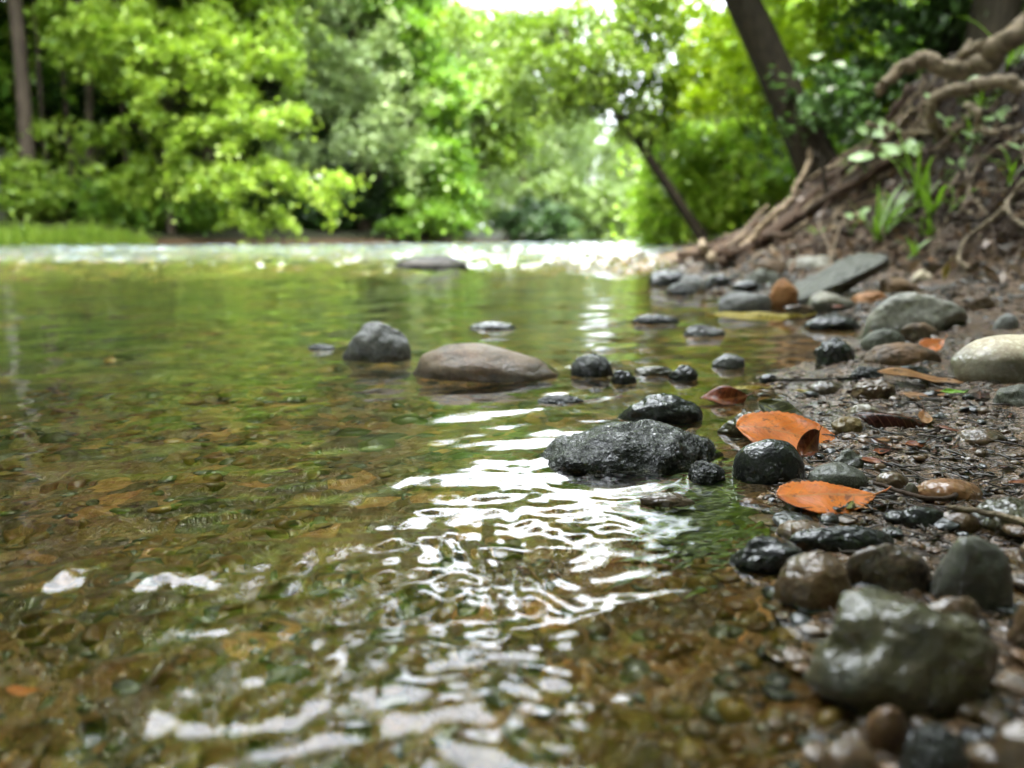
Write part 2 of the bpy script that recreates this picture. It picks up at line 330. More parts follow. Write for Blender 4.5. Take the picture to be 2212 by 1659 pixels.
def water_mat():
    m = bpy.data.materials.new('river_water'); m.use_nodes = True; t = m.node_tree; t.nodes.clear()
    o = N(t, 'ShaderNodeOutputMaterial'); gl = N(t, 'ShaderNodeBsdfGlossy', Roughness=0.045); rf = N(t, 'ShaderNodeBsdfRefraction', IOR=1.33, Roughness=0.0)
    gl.inputs['Color'].default_value = (1, 1, 1, 1); rf.inputs['Color'].default_value = (.97, .97, .84, 1)
    fr = N(t, 'ShaderNodeFresnel', IOR=1.33); mx = N(t, 'ShaderNodeMixShader'); L(t, fr.outputs[0], mx.inputs[0]); L(t, rf.outputs[0], mx.inputs[1]); L(t, gl.outputs[0], mx.inputs[2])
    p = pos(t); q = zof(t, p); mp = N(t, 'ShaderNodeMapping'); mp.inputs['Scale'].default_value = (.8, 1, 1); L(t, p, mp.inputs[0])
    f = math_(t, 'ADD', math_(t, 'MULTIPLY', noise(t, mp.outputs[0], 22, 6, .75), .55), math_(t, 'MULTIPLY', noise(t, mp.outputs[0], .7, 2), .5))
    f = math_(t, 'MULTIPLY', math_(t, 'MULTIPLY_ADD', f, 8, -4.4, True), math_(t, 'MULTIPLY_ADD', q[1], .35, -1.4, True))
    riffle_sheen = N(t, 'ShaderNodeBsdfDiffuse'); riffle_sheen.inputs['Color'].default_value = (.62, .74, .86, 1); m2 = N(t, 'ShaderNodeMixShader')  # white flecks and haze painted on the riffle in place of sky reflection
    L(t, math_(t, 'ADD', math_(t, 'MULTIPLY', f, .34), math_(t, 'MULTIPLY', math_(t, 'MULTIPLY_ADD', q[1], .35, -1.4, True), .025)), m2.inputs[0]); L(t, mx.outputs[0], m2.inputs[1]); L(t, riffle_sheen.outputs[0], m2.inputs[2])
    L(t, m2.outputs[0], o.inputs['Surface']); return m
g = mesh_np('water', V, gridfaces(nr, na), water_mat()); tag(g, 'clear rippled river water over a pebbly bed', None, None, 'structure')
del V
# ------------------------------------------------------------------ rocks
_ico = {}
def ico(s):
    if s not in _ico:
        b = bmesh.new(); bmesh.ops.create_icosphere(b, subdivisions=s, radius=1); _ico[s] = (np.array([v.co[:] for v in b.verts]), np.array([[v.index for v in f.verts] for f in b.faces])); b.free()
    return _ico[s]
def rockV(w_, d_, h_, seed, s=5, lump=.24, flat=.0, ang=.22, fine=.04, rot=0., slope=0.):
    V, Fc = ico(s); V = V.copy(); r = np.random.default_rng(seed)
    if ang > 0:                                           # cut facets
        for k in range(int(7+ang*8)):
            n = r.normal(size=3); n /= np.linalg.norm(n); c = r.uniform(.62, .9); dd = V@n-c; V = V-np.where(dd > 0, dd*ang, 0)[:, None]*n
    if flat > 0: V[:, 2] = np.sign(V[:, 2])*np.abs(V[:, 2])**(1-flat*.4)
    N0 = V/np.linalg.norm(V, axis=1)[:, None]
    o = lump*(perlin(V*1.1+seed*3.7)+.5*perlin(V*2.3+seed*1.3))
    V = V+N0*o[:, None]
    V = V*np.array([w_/2, d_/2, h_/2]); g_ = (w_*d_*h_)**(1/3)/2; q = V/g_; V = V+N0*(g_*fine*1.3*(perlin(q*3.1+seed)+.8*perlin(q*6.5+seed)+.5*perlin(q*14+seed)))[:, None]; V[:, 2] *= np.where(V[:, 2] > 0, 1-slope*(V[:, 0]/(w_/2)+.25), 1)
    c, s_ = math.cos(rot), math.sin(rot); V = V@np.array([[c, s_, 0], [-s_, c, 0], [0, 0, 1]])
    return V, Fc
def rock_at(name, loc, w_, d_, h_, mat, seed, label, cat='rock', group=None, tilt=(0, 0, 0), **k):
    V, Fc = rockV(w_, d_, h_, seed, **k); V = V@np.array(Euler(tilt).to_matrix()).T
    o = mesh_np(name, V, Fc, M[mat]); o.location = loc; tag(o, label, cat, group); return o
def rock_px(u0, u1, vt, vb, mat, label, seed, name='rock', cat='rock', dr=.8, group=None, sink=.85, zb=None, **k):
    uc = (u0+u1)/2; b = hit(uc, vb)
    if zb is not None: b = atz(uc, vb, zb)
    yf = b[1]; w_ = (u1-u0)/F*yf*1.03; d_ = w_*dr; yc = yf+d_*.42; w_ = (u1-u0)/F*(yf+d_*.3)*1.02
    top = at(uc, vt, yc)[2]; h = max(top-b[2], .15*w_); hh = h*(1+sink)
    p = at(uc, vb, yc); p[2] = top-hh/2
    return rock_at(name, p, w_, d_, hh, mat, seed, label, cat, group, **k)
SUBMER = 1
rocks = [
 (742,894,695,778,'grey','grey speckled rock alone in the water left of the banded boulder',dict(dr=.7,fine=.05,lump=.2)),
 (666,726,743,757,'blackr','small dark stone barely breaking the water left of the grey rock',dict(dr=.5,name='stone',fine=.07)),
 (891,1217,744,820,'boulder','large smooth brown and orange banded boulder standing in midstream',dict(dr=.55,lump=.13,fine=.015,flat=.0,slope=.24,name='boulder')),
 (1231,1327,764,811,'blackr','rounded dark rock just right of the banded boulder',dict(lump=.15,fine=.06)),
 (1322,1371,799,830,'black','small shiny black stone between two dark rocks in the shallows',dict(name='stone',fine=.07,lump=.25)),
 (1371,1455,791,812,'olive','low flat brownish stone in the shallow water behind the wedge rock',dict(name='stone',dr=.6)),
 (1447,1507,790,822,'black','knobbly black stone at the right end of the midstream row',dict(name='stone',fine=.07)),
 (1157,1255,852,872,'blackr','thin dark stone with ripples round it, in front of the boulder',dict(dr=.5,name='stone',fine=.06)),
 (1342,1523,854,912,'black','black wedge-shaped wet rock with a grainy top',dict(dr=.55,lump=.18,fine=.06)),
 (1166,1400,921,1030,'blackr','left half of long mossy',dict()),
 (1015,1115,696,712,'black','dark stone washed over by sparkling water beyond the boulder',dict(name='stone',dr=.6,fine=.08)),
 (1367,1470,680,699,'black','low black stone line in the green water beyond the cove',dict(name='stone',dr=.4,fine=.08)),
 (1476,1563,703,727,'grey','low grey gravelly stone in front of the yellow leaf',dict(name='stone',dr=.5,fine=.08)),
 (1536,1610,765,794,'grey','small rounded grey stone alone in the green cove',dict(name='stone',dr=.6,fine=.05)),
 (855,1008,549,583,'matte_dark','long low dark rock far out in the white riffle',dict(dr=.4,lump=.12)),
 (1575,1740,948,1044,'black','smooth round black pebble in front of the folded orange leaf',dict(name='pebble',cat='pebble',lump=.06,fine=.01,dr=.8)),
 (1742,1876,1001,1058,'greygreen','flat oval speckled grey pebble beside the round black pebble',dict(name='pebble',cat='pebble',lump=.06,fine=.008,dr=.7,flat=.3)),
 (1482,1565,997,1042,'blackr','small mossy lump between long mossy rock and round black pebble',dict(name='stone',fine=.07)),
 (1556,1700,893,942,'olive','triangular wet stone behind the folded orange leaf',dict(dr=.5,ang=.7,name='stone')),
 (2043,2340,723,828,'tan','big pale tan boulder with a wet brown base at the right edge',dict(dr=.6,lump=.08,fine=.012,flat=.3,name='boulder')),
 (1866,2030,738,790,'boulder','striped brown stone with wet shining front beside the tan boulder',dict(dr=.6,lump=.1)),
 (1862,1952,708,754,'greygreen','rounded grey green stone behind the striped brown stone',dict(name='stone',lump=.1)),
 (1944,2028,690,740,'brown','matt brown blocky stone under the wide grey rock',dict(name='stone',ang=.5,zb=.015)),
 (1843,2083,632,722,'drygrey','wide flat topped grey rock at the foot of the soil bank',dict(dr=.6,ang=.85,flat=.6,lump=.16,fine=.06)),
 (1841,1921,630,653,'orange','thin orange stone leaning on the wide grey rock',dict(name='stone',dr=.6)),
 (1735,1845,627,676,'drygrey','round shouldered grey stone in front of the long tilted slab',dict(name='stone',lump=.16,ang=.8,flat=.4)),
 (1740,1862,679,713,'black','flat dark wet stone in front of the wide grey rock',dict(name='stone',dr=.6)),
 (1660,1722,606,668,'orange','upright orange brown stone left of the long tilted slab',dict(name='stone',ang=.9,dr=.7,sink=.4,fine=.05)),
 (1550,1664,627,672,'grey','low grey brown stone lying farthest left on the cove edge',dict(name='stone',dr=.5,lump=.14,ang=.8,flat=.4)),
 (1965,2016,583,613,'tan','small pale stone lying on the soil slope',dict(name='stone',ang=.4)),
 (1807,1892,551,590,'drygrey','pale grey rock above the long tilted slab',dict(ang=.3)),
 (1402,1487,577,617,'black','black wet rock at the outer tip of the root bank',dict(ang=.4)),
 (1467,1524,592,628,'grey','light grey wet stone at the tip of the root bank',dict(name='stone',ang=.4)),
 (1520,1580,592,622,'black','black stone under the driftwood roots near the bank tip',dict(name='stone',ang=.4)),
 (1611,1682,581,614,'greygreen','grey green stone below the diagonal roots',dict(name='stone',ang=.3)),
 (1763,1841,733,784,'black','dark glistening lump standing in the cove water',dict(name='stone',fine=.09,lump=.3)),
 (1748,1822,822,852,'brown','brown domed stone half sunk in the wet mud',dict(name='stone',lump=.08)),
 (1638,1678,807,827,'black','tiny shiny black stone at the cove edge',dict(name='stone',fine=.06)),
 (2147,2197,676,712,'grey','small grey stone on the damp sand above the tan boulder',dict(name='stone')),
 (1843,1934,822,858,'pebA','knobbly dark brown lump left of the long tan leaf',dict(name='stone',fine=.1,lump=.35)),
 (1832,1902,874,898,'tan','flat tan pebble in the mud behind the dark red leaf',dict(name='pebble',cat='pebble',dr=.7)),
 (1797,1864,901,932,'ochre','yellowish wet pebble at the left tip of the dark red leaf',dict(name='pebble',cat='pebble')),
 (1980,2119,1034,1083,'orange','smooth orange brown pebble on the mud right of the curved twig',dict(name='pebble',cat='pebble',dr=.7,lump=.08)),
 (1888,1961,1019,1056,'brown','dark brown wet pebble behind the curved twig',dict(name='pebble',cat='pebble',lump=.1)),
 (1951,1981,1043,1074,'pebD','little whitish pebble beside the orange brown pebble',dict(name='pebble',cat='pebble')),
 (1790,1868,972,1013,'greygreen','angular grey stone behind the flat oval pebble',dict(name='stone',ang=.7)),
 (1938,2050,1095,1139,'black','black oval pebble with a bright wet shine right of the orange leaf',dict(name='pebble',cat='pebble',lump=.08,dr=.6)),
 (1371,1500,1066,1092,'brown','flat brown stone just under the water left of the orange leaf',dict(name='stone',dr=.4,ang=.4)),
 (1577,1752,1162,1234,'black','flat black wet stone pointing left in the near shallows',dict(name='stone',dr=.6,ang=.3)),
 (1698,1936,1136,1192,'black','long dark wet slab behind the near rocks',dict(dr=.35,lump=.1)),
 (1664,1847,1196,1318,'pebA','dark rock with strong white wet shine in the near shallows',dict(lump=.16,fine=.05)),
 (1812,2012,1172,1282,'brown','rust brown wet rock between the shining rock and the grey rock',dict(ang=.4,dr=.6)),
 (2002,2190,1152,1320,'drygrey','grey brown blocky rock at the near right',dict(ang=.5,dr=.7,lump=.15,fine=.02)),
 (1690,2185,1280,1545,'olive','biggest near rock, olive brown and broad, at the lower right',dict(ang=.8,dr=.6,lump=.34,fine=.04,flat=.3,sink=.5)),
 (1968,2131,1290,1395,'brown','dark brown rock wedged behind the olive rock',dict(ang=.3)),
 (1862,1960,1520,1618,'pebC','round rusty pebble with white shine below the olive rock',dict(name='pebble',cat='pebble',lump=.08)),
 (1765,1905,1598,1690,'pebA','dark brown pebble cut by the bottom edge',dict(name='pebble',cat='pebble',lump=.1)),
 (1934,2100,1570,1720,'blackr','dark greenish stone at the bottom right',dict(name='stone')),
 (2120,2290,1560,1700,'brown','brown stone in the bottom right corner',dict(name='stone')),
 (2165,2300,1300,1420,'pebA','brown wet stone at the right edge beside the olive rock',dict(name='stone',fine=.05)),
 (2100,2260,1080,1150,'olive','lumpy olive stone at the right edge above the blocky grey rock',dict(name='stone',fine=.07,lump=.3)),
 (2150,2260,830,880,'greygreen','grey green stone at the right edge below the tan boulder',dict(name='stone')),
 (1440,1500,606,636,'blackr','low black stone just off the bank tip',dict(name='stone',dr=.7,ang=.7,flat=.4)),
 (1585,1660,604,632,'black','black flat slab between the bank tip and the upright orange stone',dict(name='stone',dr=.6,ang=.8,flat=.5)),
 (1690,1760,655,684,'brown','brown slab half under the lower end of the long tilted slab',dict(name='stone',dr=.6,ang=.8,flat=.5)),
 (1625,1700,560,590,'brown','dark brown slab under the roots above the grey green stone',dict(name='stone',dr=.6,ang=.8,flat=.4)),
 (1700,1800,548,582,'drygrey','flat grey slab lying under the diagonal roots',dict(name='stone',dr=.6,ang=.8,flat=.5)),
 (1890,1985,600,632,'brown','broad brown slab above the wide grey rock',dict(name='stone',dr=.6,ang=.8,flat=.5)),
 (2085,2150,640,668,'brown','small brown slab on damp sand right of the wide grey rock',dict(name='stone',dr=.6,ang=.7,flat=.4)),
 (1835,1905,790,815,'blackr','low black wet stone in front of the striped brown stone',dict(name='stone',dr=.6,ang=.5)),
 (1925,2010,788,812,'black','flat black wet stone left of the tan boulder base',dict(name='stone',dr=.6,ang=.6,flat=.3)),
 (2060,2170,925,962,'pebA','low brown stone sunk in the right hand mud',dict(name='stone')),
]
for i, (u0, u1, vt, vb, mt, lb, kw) in enumerate(rocks):
    if 'left half of long mossy' in lb: continue
    rock_px(u0, u1, vt, vb, mt, lb, 100+i*3, **kw)
p = hit(1790, 655); rock_at('rock', p+np.array([.035, .07, .045]), .25, .15, .062, 'greygreen', 977, 'long grey slab tilted up to the right at the bank foot', tilt=(.1, -.40, .1), lump=.22, ang=.85, flat=.45, fine=.06)
# the long mossy rock in focus: one broad lump with a lower right shoulder
def mossy():
    c = atz(1375, 1012, 0); y0 = c[1]+.038; w_ = (1572-1166)/F*y0
    V, Fc = ico(6); V = V.copy()
    x_ = V[:, 0]; top = 1-.22*sstep(.1, .8, x_)-.10*np.cos(3*x_+1)
    V = V+ (V/np.linalg.norm(V, axis=1)[:, None])*(.24*perlin(V*1.7+3))[:, None]
    V = V*np.array([w_/2, .046, .0235]); V[:, 2] *= top
    N1 = V/np.array([w_/2, .046, .0235])**2; N1 /= np.linalg.norm(N1, axis=1)[:, None]; V = V+N1*(.007*perlin(V*42+2)+.0035*perlin(V*95+4)+.0018*perlin(V*230+7)+.0009*perlin(V*520+9))[:, None]
    V[:, 1] += .012*np.sin(V[:, 0]*22)
    r = mesh_np('rock', V, Fc, M['blackr']); r.location = (c[0], y0, -.004)
    tag(r, 'long mossy black wet rock in sharp focus, midway along the shallows', 'rock')
    mb = MB(); idx = np.where((V[:, 2] > .004))[0]; rr = np.random.default_rng(5)
    dens = perlin(V*60)
    idx = idx[dens[idx] > -.05]; idx = rr.choice(idx, min(5200, len(idx)))
    for k in idx:
        p = V[k]; d = rr.normal(size=3)*.6+np.array([-.3, -.3, .5]); d /= np.linalg.norm(d); l = rr.uniform(.001, .0032)
        s_ = np.cross(d, [0, 0, 1.])*.00022; a = p+d*l*.5+[0, 0, .0003]; e = p+d*l+[0, 0, -.0006]
        mb.add([p-s_, p+s_, a+s_*.8, a-s_*.8, e], [[0, 1, 2, 3], [3, 2, 4, 4]])
    m, t, b = nodes('wet_moss'); b.inputs['Base Color'].default_value = (.012, .020, .005, 1); b.inputs['Roughness'].default_value = .35
    mo = mb.build('moss', m, r)
mossy()
MARKS = [(1655, 1000, 'the round black pebble'), (1810, 1035, 'the flat oval pebble'), (1785, 1092, 'the near orange leaf'), (1770, 960, 'the folded orange leaf'), (1940, 925, 'the dark red leaf'), (1850, 916, 'the yellowish pebble'), (1990, 832, 'the long tan leaf'), (2150, 800, 'the tan boulder'),
         (1945, 765, 'the striped brown stone'), (1960, 690, 'the wide grey rock'), (1790, 640, 'the long tilted slab'), (1785, 840, 'the domed brown stone'), (2050, 1060, 'the orange brown pebble'), (1970, 1075, 'the curved twig'), (1994, 1118, 'the black oval pebble'), (2110, 945, 'the low sunken stone'), (2205, 860, 'the right edge stone'),
         (1665, 1200, 'the flat black pointing stone'), (1817, 1165, 'the long dark slab'), (1755, 1260, 'the shining dark rock'), (1912, 1230, 'the rust brown rock'), (2095, 1240, 'the blocky grey rock'), (1935, 1410, 'the big olive rock'), (2050, 1345, 'the wedged brown rock'), (1911, 1570, 'the rusty round pebble'), (1835, 1645, 'the bottom edge pebble'), (2017, 1640, 'the bottom greenish stone'), (2180, 1115, 'the lumpy olive stone'), (2160, 1400, 'the right hand corner stones'),
         (1450, 1200, 'the green waterweed'), (1370, 1000, 'the long mossy rock'), (1100, 1150, 'the bright sky reflection'), (1050, 1600, 'the bottom centre glints'), (700, 1450, 'the lower left shallows'), (120, 1290, 'the lower left glints'), (55, 1500, 'the sunken orange leaf'), (450, 1600, 'the bottom left edge'), (1400, 1600, 'the bottom edge shallows')]
def to_px(p):
    c, s_ = math.cos(PITCH), math.sin(PITCH); y_, z_ = p[1], p[2]-CAMH; d = y_*c-z_*s_; return CU+F*p[0]/d, CV-F*(y_*s_+z_*c)/d
def near(p, marks=MARKS):
    u, v = to_px(p); m = min(marks, key=lambda q: (q[0]-u)**2+((q[1]-v)*1.4)**2); du, dv = u-m[0], v-m[1]
    side = ('right of' if du > 0 else 'left of') if abs(du) > abs(dv)*1.6 else ('in front of' if dv > 0 else 'behind') if abs(dv) > abs(du)*1.6 else (('front right of' if du > 0 else 'front left of') if dv > 0 else ('behind and right of' if du > 0 else 'behind and left of'))
    return side+' '+m[2]
# ------------------------------------------------------------------ loose pebbles and gravel
LAY = []    # taken spots
def pebble_field():
    r = np.random.default_rng(21); made = 0
    kinds = [('pebA','brown wet pebble','brown'),('pebB','dark grey wet pebble','dark grey'),('pebC','rusty orange wet pebble','rusty'),('pebD','pale buff pebble','pale')]
    proto = {}
    for k, _, _ in kinds:
        proto[k] = []
        for j in range(5):
            V, Fc = rockV(1, r.uniform(.6, .95), r.uniform(.3, .6), 900+j*7+len(k)+ord(k[-1]), s=3, lump=.15, fine=.02, ang=.35*(j % 2))
            m = bpy.data.meshes.new('pebble'); m.from_pydata(V.tolist(), [], Fc.tolist()); m.polygons.foreach_set('use_smooth', [True]*len(Fc)); m.materials.append(M[k]); proto[k].append(m)
    def put(u, v, px, water, zone, lab):
        nonlocal made
        p = hit(u, v, water)
        if p is None: return
        s = px/F*p[1]; k, nm, c = kinds[r.choice(4, p=[.43, .45, .08, .04])]
        o = link(bpy.data.objects.new('pebble', proto[k][r.integers(5)])); o.scale = (s, s, s*r.uniform(.7, 1.1)); o.rotation_euler = (r.normal()*.15, r.normal()*.15, r.uniform(0, 6.28))
        o.location = (p[0], p[1], float(H([p[0]], [p[1]])[0])+s*.08)
        tag(o, '%s %s %s%s' % ('tiny' if px < 16 else 'small' if px < 28 else 'smallish' if px < 45 else 'mid sized' if px < 70 else 'larger', nm, 'under water ' if not water else '', near(p)), 'pebble', '%s pebbles %s' % (c, zone)); made += 1
    for i in range(150):      # wet mud flat, in view
        v = r.uniform(850, 1130); u = r.uniform(1560+(1130-v)*.3 if v < 1000 else 1720, 2212)
        put(u, v, r.uniform(8, 34), True, 'on the mud flat', 'one of the small %ss strewn on the wet mud flat')
    for i in range(130):
        put(r.uniform(1650, 2250), r.uniform(1110, 1655), r.uniform(28, 105), True, 'round the near rocks', 'small %s wedged among the near rocks at lower right')
    for i in range(45):       # under the near water
        put(r.uniform(300, 1750), r.uniform(1280, 1655), r.uniform(25, 95), False, 'under the near water', '%s seen under the clear near water')
    for i in range(22):
        put(r.uniform(1750, 2200), r.uniform(640, 850), r.uniform(8, 26), True, 'between the bank stones', 'small %s lying between the stones at the bank foot')
pebble_field()
def gravel(name, n, xs, ys, smin, smax, cond, mats, label, seed, sub=2, emb=.25):
    r = np.random.default_rng(seed); lib = [rockV(1, r.uniform(.55, 1), r.uniform(.25, .6), 700+seed+j, s=sub, lump=.2, fine=.0, ang=.5*(j % 2)) for j in range(10)]
    x = r.uniform(*xs, n*6); y = ys[0]*(ys[1]/ys[0])**r.uniform(0, 1, n*6); h = H(x, y); ok = cond(x, y, h); x, y, h = x[ok][:n], y[ok][:n], h[ok][:n]
    parts = {k: MB() for k in mats}
    for i in range(len(x)):
        V, Fc = lib[r.integers(10)]; s = smin*(smax/smin)**(r.uniform()**1.6)*(.6+.5*min(y[i], 3)); a = r.uniform(0, 6.28); c, s_ = math.cos(a), math.sin(a)
        Q = V*s; R = Euler((r.normal()*.25, r.normal()*.25, a)).to_matrix(); Q = Q@np.array(R).T; Q = Q+[x[i], y[i], h[i]+s*emb*.4]
        parts[mats[r.integers(len(mats))]].add(Q, Fc)
    # one object with several material slots
    V = []; Fs = []; mi = []; n0 = 0
    for q, k in enumerate(mats):
        mb = parts[k]
        if not mb.v: continue
        vv = np.concatenate(mb.v); ff = np.concatenate(mb.f)[:, :3]; V.append(vv); Fs.append(ff+n0); mi.append(np.full(len(ff), q)); n0 += len(vv)
    o = mesh_np(name, np.concatenate(V), np.concatenate(Fs), M[mats[0]])
    for k in mats[1:]: o.data.materials.append(M[k])
    o.data.polygons.foreach_set('material_index', np.concatenate(mi).astype(np.int32)); tag(o, label, None, None, 'stuff'); return o
M['bedA'] = rock_mat('bed_stone_green', (.03, .038, .006), (.08, .09, .015), None, 40, (.3, .4), None, .3, .0008)
M['bedB'] = rock_mat('bed_stone_gold', (.12, .075, .015), (.24, .15, .035), None, 40, (.3, .4), None, .3, .0008)
M['bedC'] = rock_mat('bed_stone_brown', (.07, .033, .010), (.19, .09, .026), None, 40, (.3, .4), None, .3, .0008)
M['bedD'] = rock_mat('bed_stone_dark', (.012, .014, .006), (.045, .045, .02), None, 40, (.3, .4), None, .3, .0008)
gravel('gravel', 3600, (0, 1.5), (.14, 1.9), .0022, .014, lambda x, y, h: (h > -.006) & (h < .09) & (x < .75*y+.12) & (noise2(x, y, 7, 31, 2) > -.28), ['pebA', 'pebA', 'pebC', 'pebA', 'pebB', 'brown'], 'fine wet grit and gravel over the mud flat', 41, emb=-.05)
gravel('shore_gravel', 2600, (.5, 2.0), (1.3, 3.8), .004, .016, lambda x, y, h: (h > -.006) & (h < .12) & (x < .72*y+.1) & (noise2(x, y, 5, 36, 2) > -.2), ['pebA', 'pebB', 'grey', 'pebA', 'brown'], 'damp gravel round the stones at the bank foot', 42)
gravel('riverbed_gravel', 4200, (-.55, .35), (.13, .9), .005, .024, lambda x, y, h: (h < -.002) & (np.abs(x) < .85*y+.06) & (noise2(x, y, 9, 33, 2)+noise2(x, y, 2.5, 35, 1) > -.12), ['bedC', 'bedB', 'bedD', 'bedC', 'bedC', 'bedB'], 'brown and gold gravel under the near water', 43, emb=-.1)
gravel('algae_stones', 2200, (-4, .6), (.4, 5), .012, .05, lambda x, y, h: (h < -.03) & (np.abs(x) < .8*y+.1) & (noise2(x, y, 4, 34, 2) > -.05), ['bedA', 'bedD', 'bedA', 'bedB', 'bedD'], 'algae covered stones on the deeper river bed', 47, emb=-.35)
# ------------------------------------------------------------------ fallen leaves
def leaf_mat(name, c1, c2, rough=.3, trans=.25, vein=(.5, .3, .1)):
    m, t, b = nodes(name); tcn = N(t, 'ShaderNodeTexCoord'); p = tcn.outputs['Object']; xyz = zof(t, p)
    n1 = noise(t, p, 60, 5); n2 = noise(t, p, 400, 3)
    c = ramp(t, n1, [(.35, c1), (.62, c2)])
    ax = math_(t, 'ABSOLUTE', xyz[1]); mid = math_(t, 'LESS_THAN', ax, .0009)
    s = math_(t, 'FRACT', math_(t, 'MULTIPLY', math_(t, 'SUBTRACT', xyz[0], math_(t, 'MULTIPLY', ax, .75)), 170)); side = math_(t, 'LESS_THAN', s, .14)
    vv = math_(t, 'MAXIMUM', mid, math_(t, 'MULTIPLY', side, .65)); c = mixc(t, vv, c, vein)
    sp = math_(t, 'MULTIPLY', math_(t, 'MULTIPLY_ADD', noise(t, p, 130, 4, .7), 9, -4.8, True), .8); c = mixc(t, sp, c, tuple(q*.2 for q in c1))
    L(t, c, b.inputs['Base Color']); b.inputs['Roughness'].default_value = rough; b.inputs['Specular IOR Level'].default_value = .3
    bump(t, b, math_(t, 'ADD', math_(t, 'MULTIPLY', vv, -1.), math_(t, 'MULTIPLY', n2, .3)), .0008)
    tr = N(t, 'ShaderNodeBsdfTranslucent'); L(t, c, tr.inputs['Color']); mxs = N(t, 'ShaderNodeMixShader'); mxs.inputs[0].default_value = trans
    out = t.nodes['Material Output']; L(t, b.outputs[0], mxs.inputs[1]); L(t, tr.outputs[0], mxs.inputs[2]); L(t, mxs.outputs[0], out.inputs[0]); return m
LM = {'orange': leaf_mat('orange_leaf', (.34, .075, .005), (.52, .14, .010), .42, .2, (0.3400, 0.1224, 0.0272)),
      'rust': leaf_mat('rust_leaf', (0.0884, 0.0170, 0.0048), (0.1768, 0.0408, 0.0095), .3, .2, (0.2040, 0.0680, 0.0204)),
      'tan': leaf_mat('tan_leaf', (0.1700, 0.0680, 0.0204), (0.2856, 0.1496, 0.0544), .4, .25, (0.2720, 0.1360, 0.0544)),
      'yellow': leaf_mat('yellow_leaf', (0.2380, 0.1700, 0.0068), (0.3264, 0.2584, 0.0272), .4, .3, (0.4760, 0.4080, 0.1360)),
      'darkred': leaf_mat('dark_red_leaf', (0.0095, 0.0034, 0.0027), (0.0272, 0.0082, 0.0061), .22, .15, (0.0816, 0.0340, 0.0204)),
      'olive': leaf_mat('olive_leaf', (0.0170, 0.0190, 0.0034), (0.0408, 0.0408, 0.0082), .3, .2, (0.1360, 0.1360, 0.0340)),
      'lime': leaf_mat('lime_leaf', (0.1496, 0.3400, 0.0136), (0.2720, 0.5100, 0.0340), .4, .4, (0.3400, 0.5440, 0.1360))}
def leafgeo(ln, wd, curl=.1, serr=0, twist=0, seed=0, wav=.06, stem=.18):
    nx, ny = 56, 14; r = np.random.default_rng(seed); u = np.linspace(0, 1, nx); s = np.linspace(-1, 1, ny)
    prof = np.sin(np.pi*u**.85)**.8*(1-.25*u); prof = prof/prof.max(); prof[0] = prof[-1] = .004
    if serr: prof = prof*(1+.16*perlin(np.stack([u*9, np.full(nx, .4+seed), np.full(nx, .7)], 1))+.10*(((u*17) % 1)-.6))
    U, S = np.meshgrid(u, s, indexing='ij'); Xx = (U-.5)*ln; Yy = S*prof[:, None]*wd/2
    if serr: Xx = Xx+np.abs(S)**3*.012*ln*np.sign(S)*perlin(np.stack([U.ravel()*14, S.ravel()*0+seed, S.ravel()*0+.2], 1)).reshape(U.shape)
    Zz = curl*ln*((U-.5)**2*1.4+ (S*prof[:, None])**2*.5)+wav*ln*perlin(np.stack([U.ravel()*3.1+seed, S.ravel()*1.2+.3, np.full(U.size, seed+.4)], 1)).reshape(U.shape)
    Zz = Zz+twist*(U-.3)*Yy
    V = np.stack([Xx.ravel(), Yy.ravel(), Zz.ravel()], 1); th = .00035
    i, j = np.meshgrid(np.arange(nx-1), np.arange(ny-1), indexing='ij'); a = (i*ny+j).ravel(); Q = np.stack([a, a+1, a+ny+1, a+ny], 1)[:, ::-1]
    n = len(V); mb = MB(); B = V.copy(); B[:, 2] -= th; rim = list(range(ny))+[k*ny+ny-1 for k in range(1, nx)]+[(nx-1)*ny+k for k in range(ny-2, -1, -1)]+[k*ny for k in range(nx-2, 0, -1)]
    rf = [[rim[k], rim[(k+1) % len(rim)], rim[(k+1) % len(rim)]+n, rim[k]+n] for k in range(len(rim))]
    mb.add(np.concatenate([V, B]), np.concatenate([Q, Q[:, ::-1]+n, np.array(rf)]))
    st = None
    if stem:
        sx = ln/2; z0 = V[(nx-1)*ny+ny//2][2]; st = smoothline([[sx-.002, 0, z0], [sx+stem*ln*.5, stem*ln*.12, z0+.002], [sx+stem*ln, stem*ln*.4, z0+.003]], 4)
    return mb, st
def leaf_px(u0, u1, vt, vb, kind, label, seed, rot=0, pitch=0, roll=0, lift=.001, asp=.5, curl=.12, serr=0, twist=0, y=None, flip=False, zsurf=None, stem=.15):
    uc, vc = (u0+u1)/2, (vt+vb)/2
    p = at(uc, vc, y) if y else (atz(uc, vc, zsurf) if zsurf is not None else hit(uc, vc)); ln = (u1-u0)/F*p[1]/max(.35, abs(math.cos(rot)))*.93
    mb, st = leafgeo(ln, ln*asp, curl, serr, twist, seed)
    o = mb.build('leaf', LM[kind]); p[2] += lift+.0; o.location = p; o.rotation_euler = (Euler((pitch, roll, 0)).to_matrix() @ Matrix.Rotation(rot+(math.pi if flip else 0), 3, 'Z')).to_euler(); tag(o, label, 'leaf')
    if st is not None: b = MB(); b.tube(st, np.linspace(ln*.012, ln*.008, len(st)), 6); b.build('stalk', LM[kind], o)
    return o
leaf_px(1662,1906,1066,1112,'orange','bright orange serrated leaf floating at the near waterline',1,rot=.04,pitch=.17,lift=.005,asp=.72,curl=.015,serr=.07,stem=.06)
leaf_px(1577,1850,926,990,'orange','folded orange leaf standing up behind the round black pebble',2,rot=-.12,pitch=.27,roll=.10,lift=.007,asp=.9,curl=-.04,serr=.05,zsurf=.002)
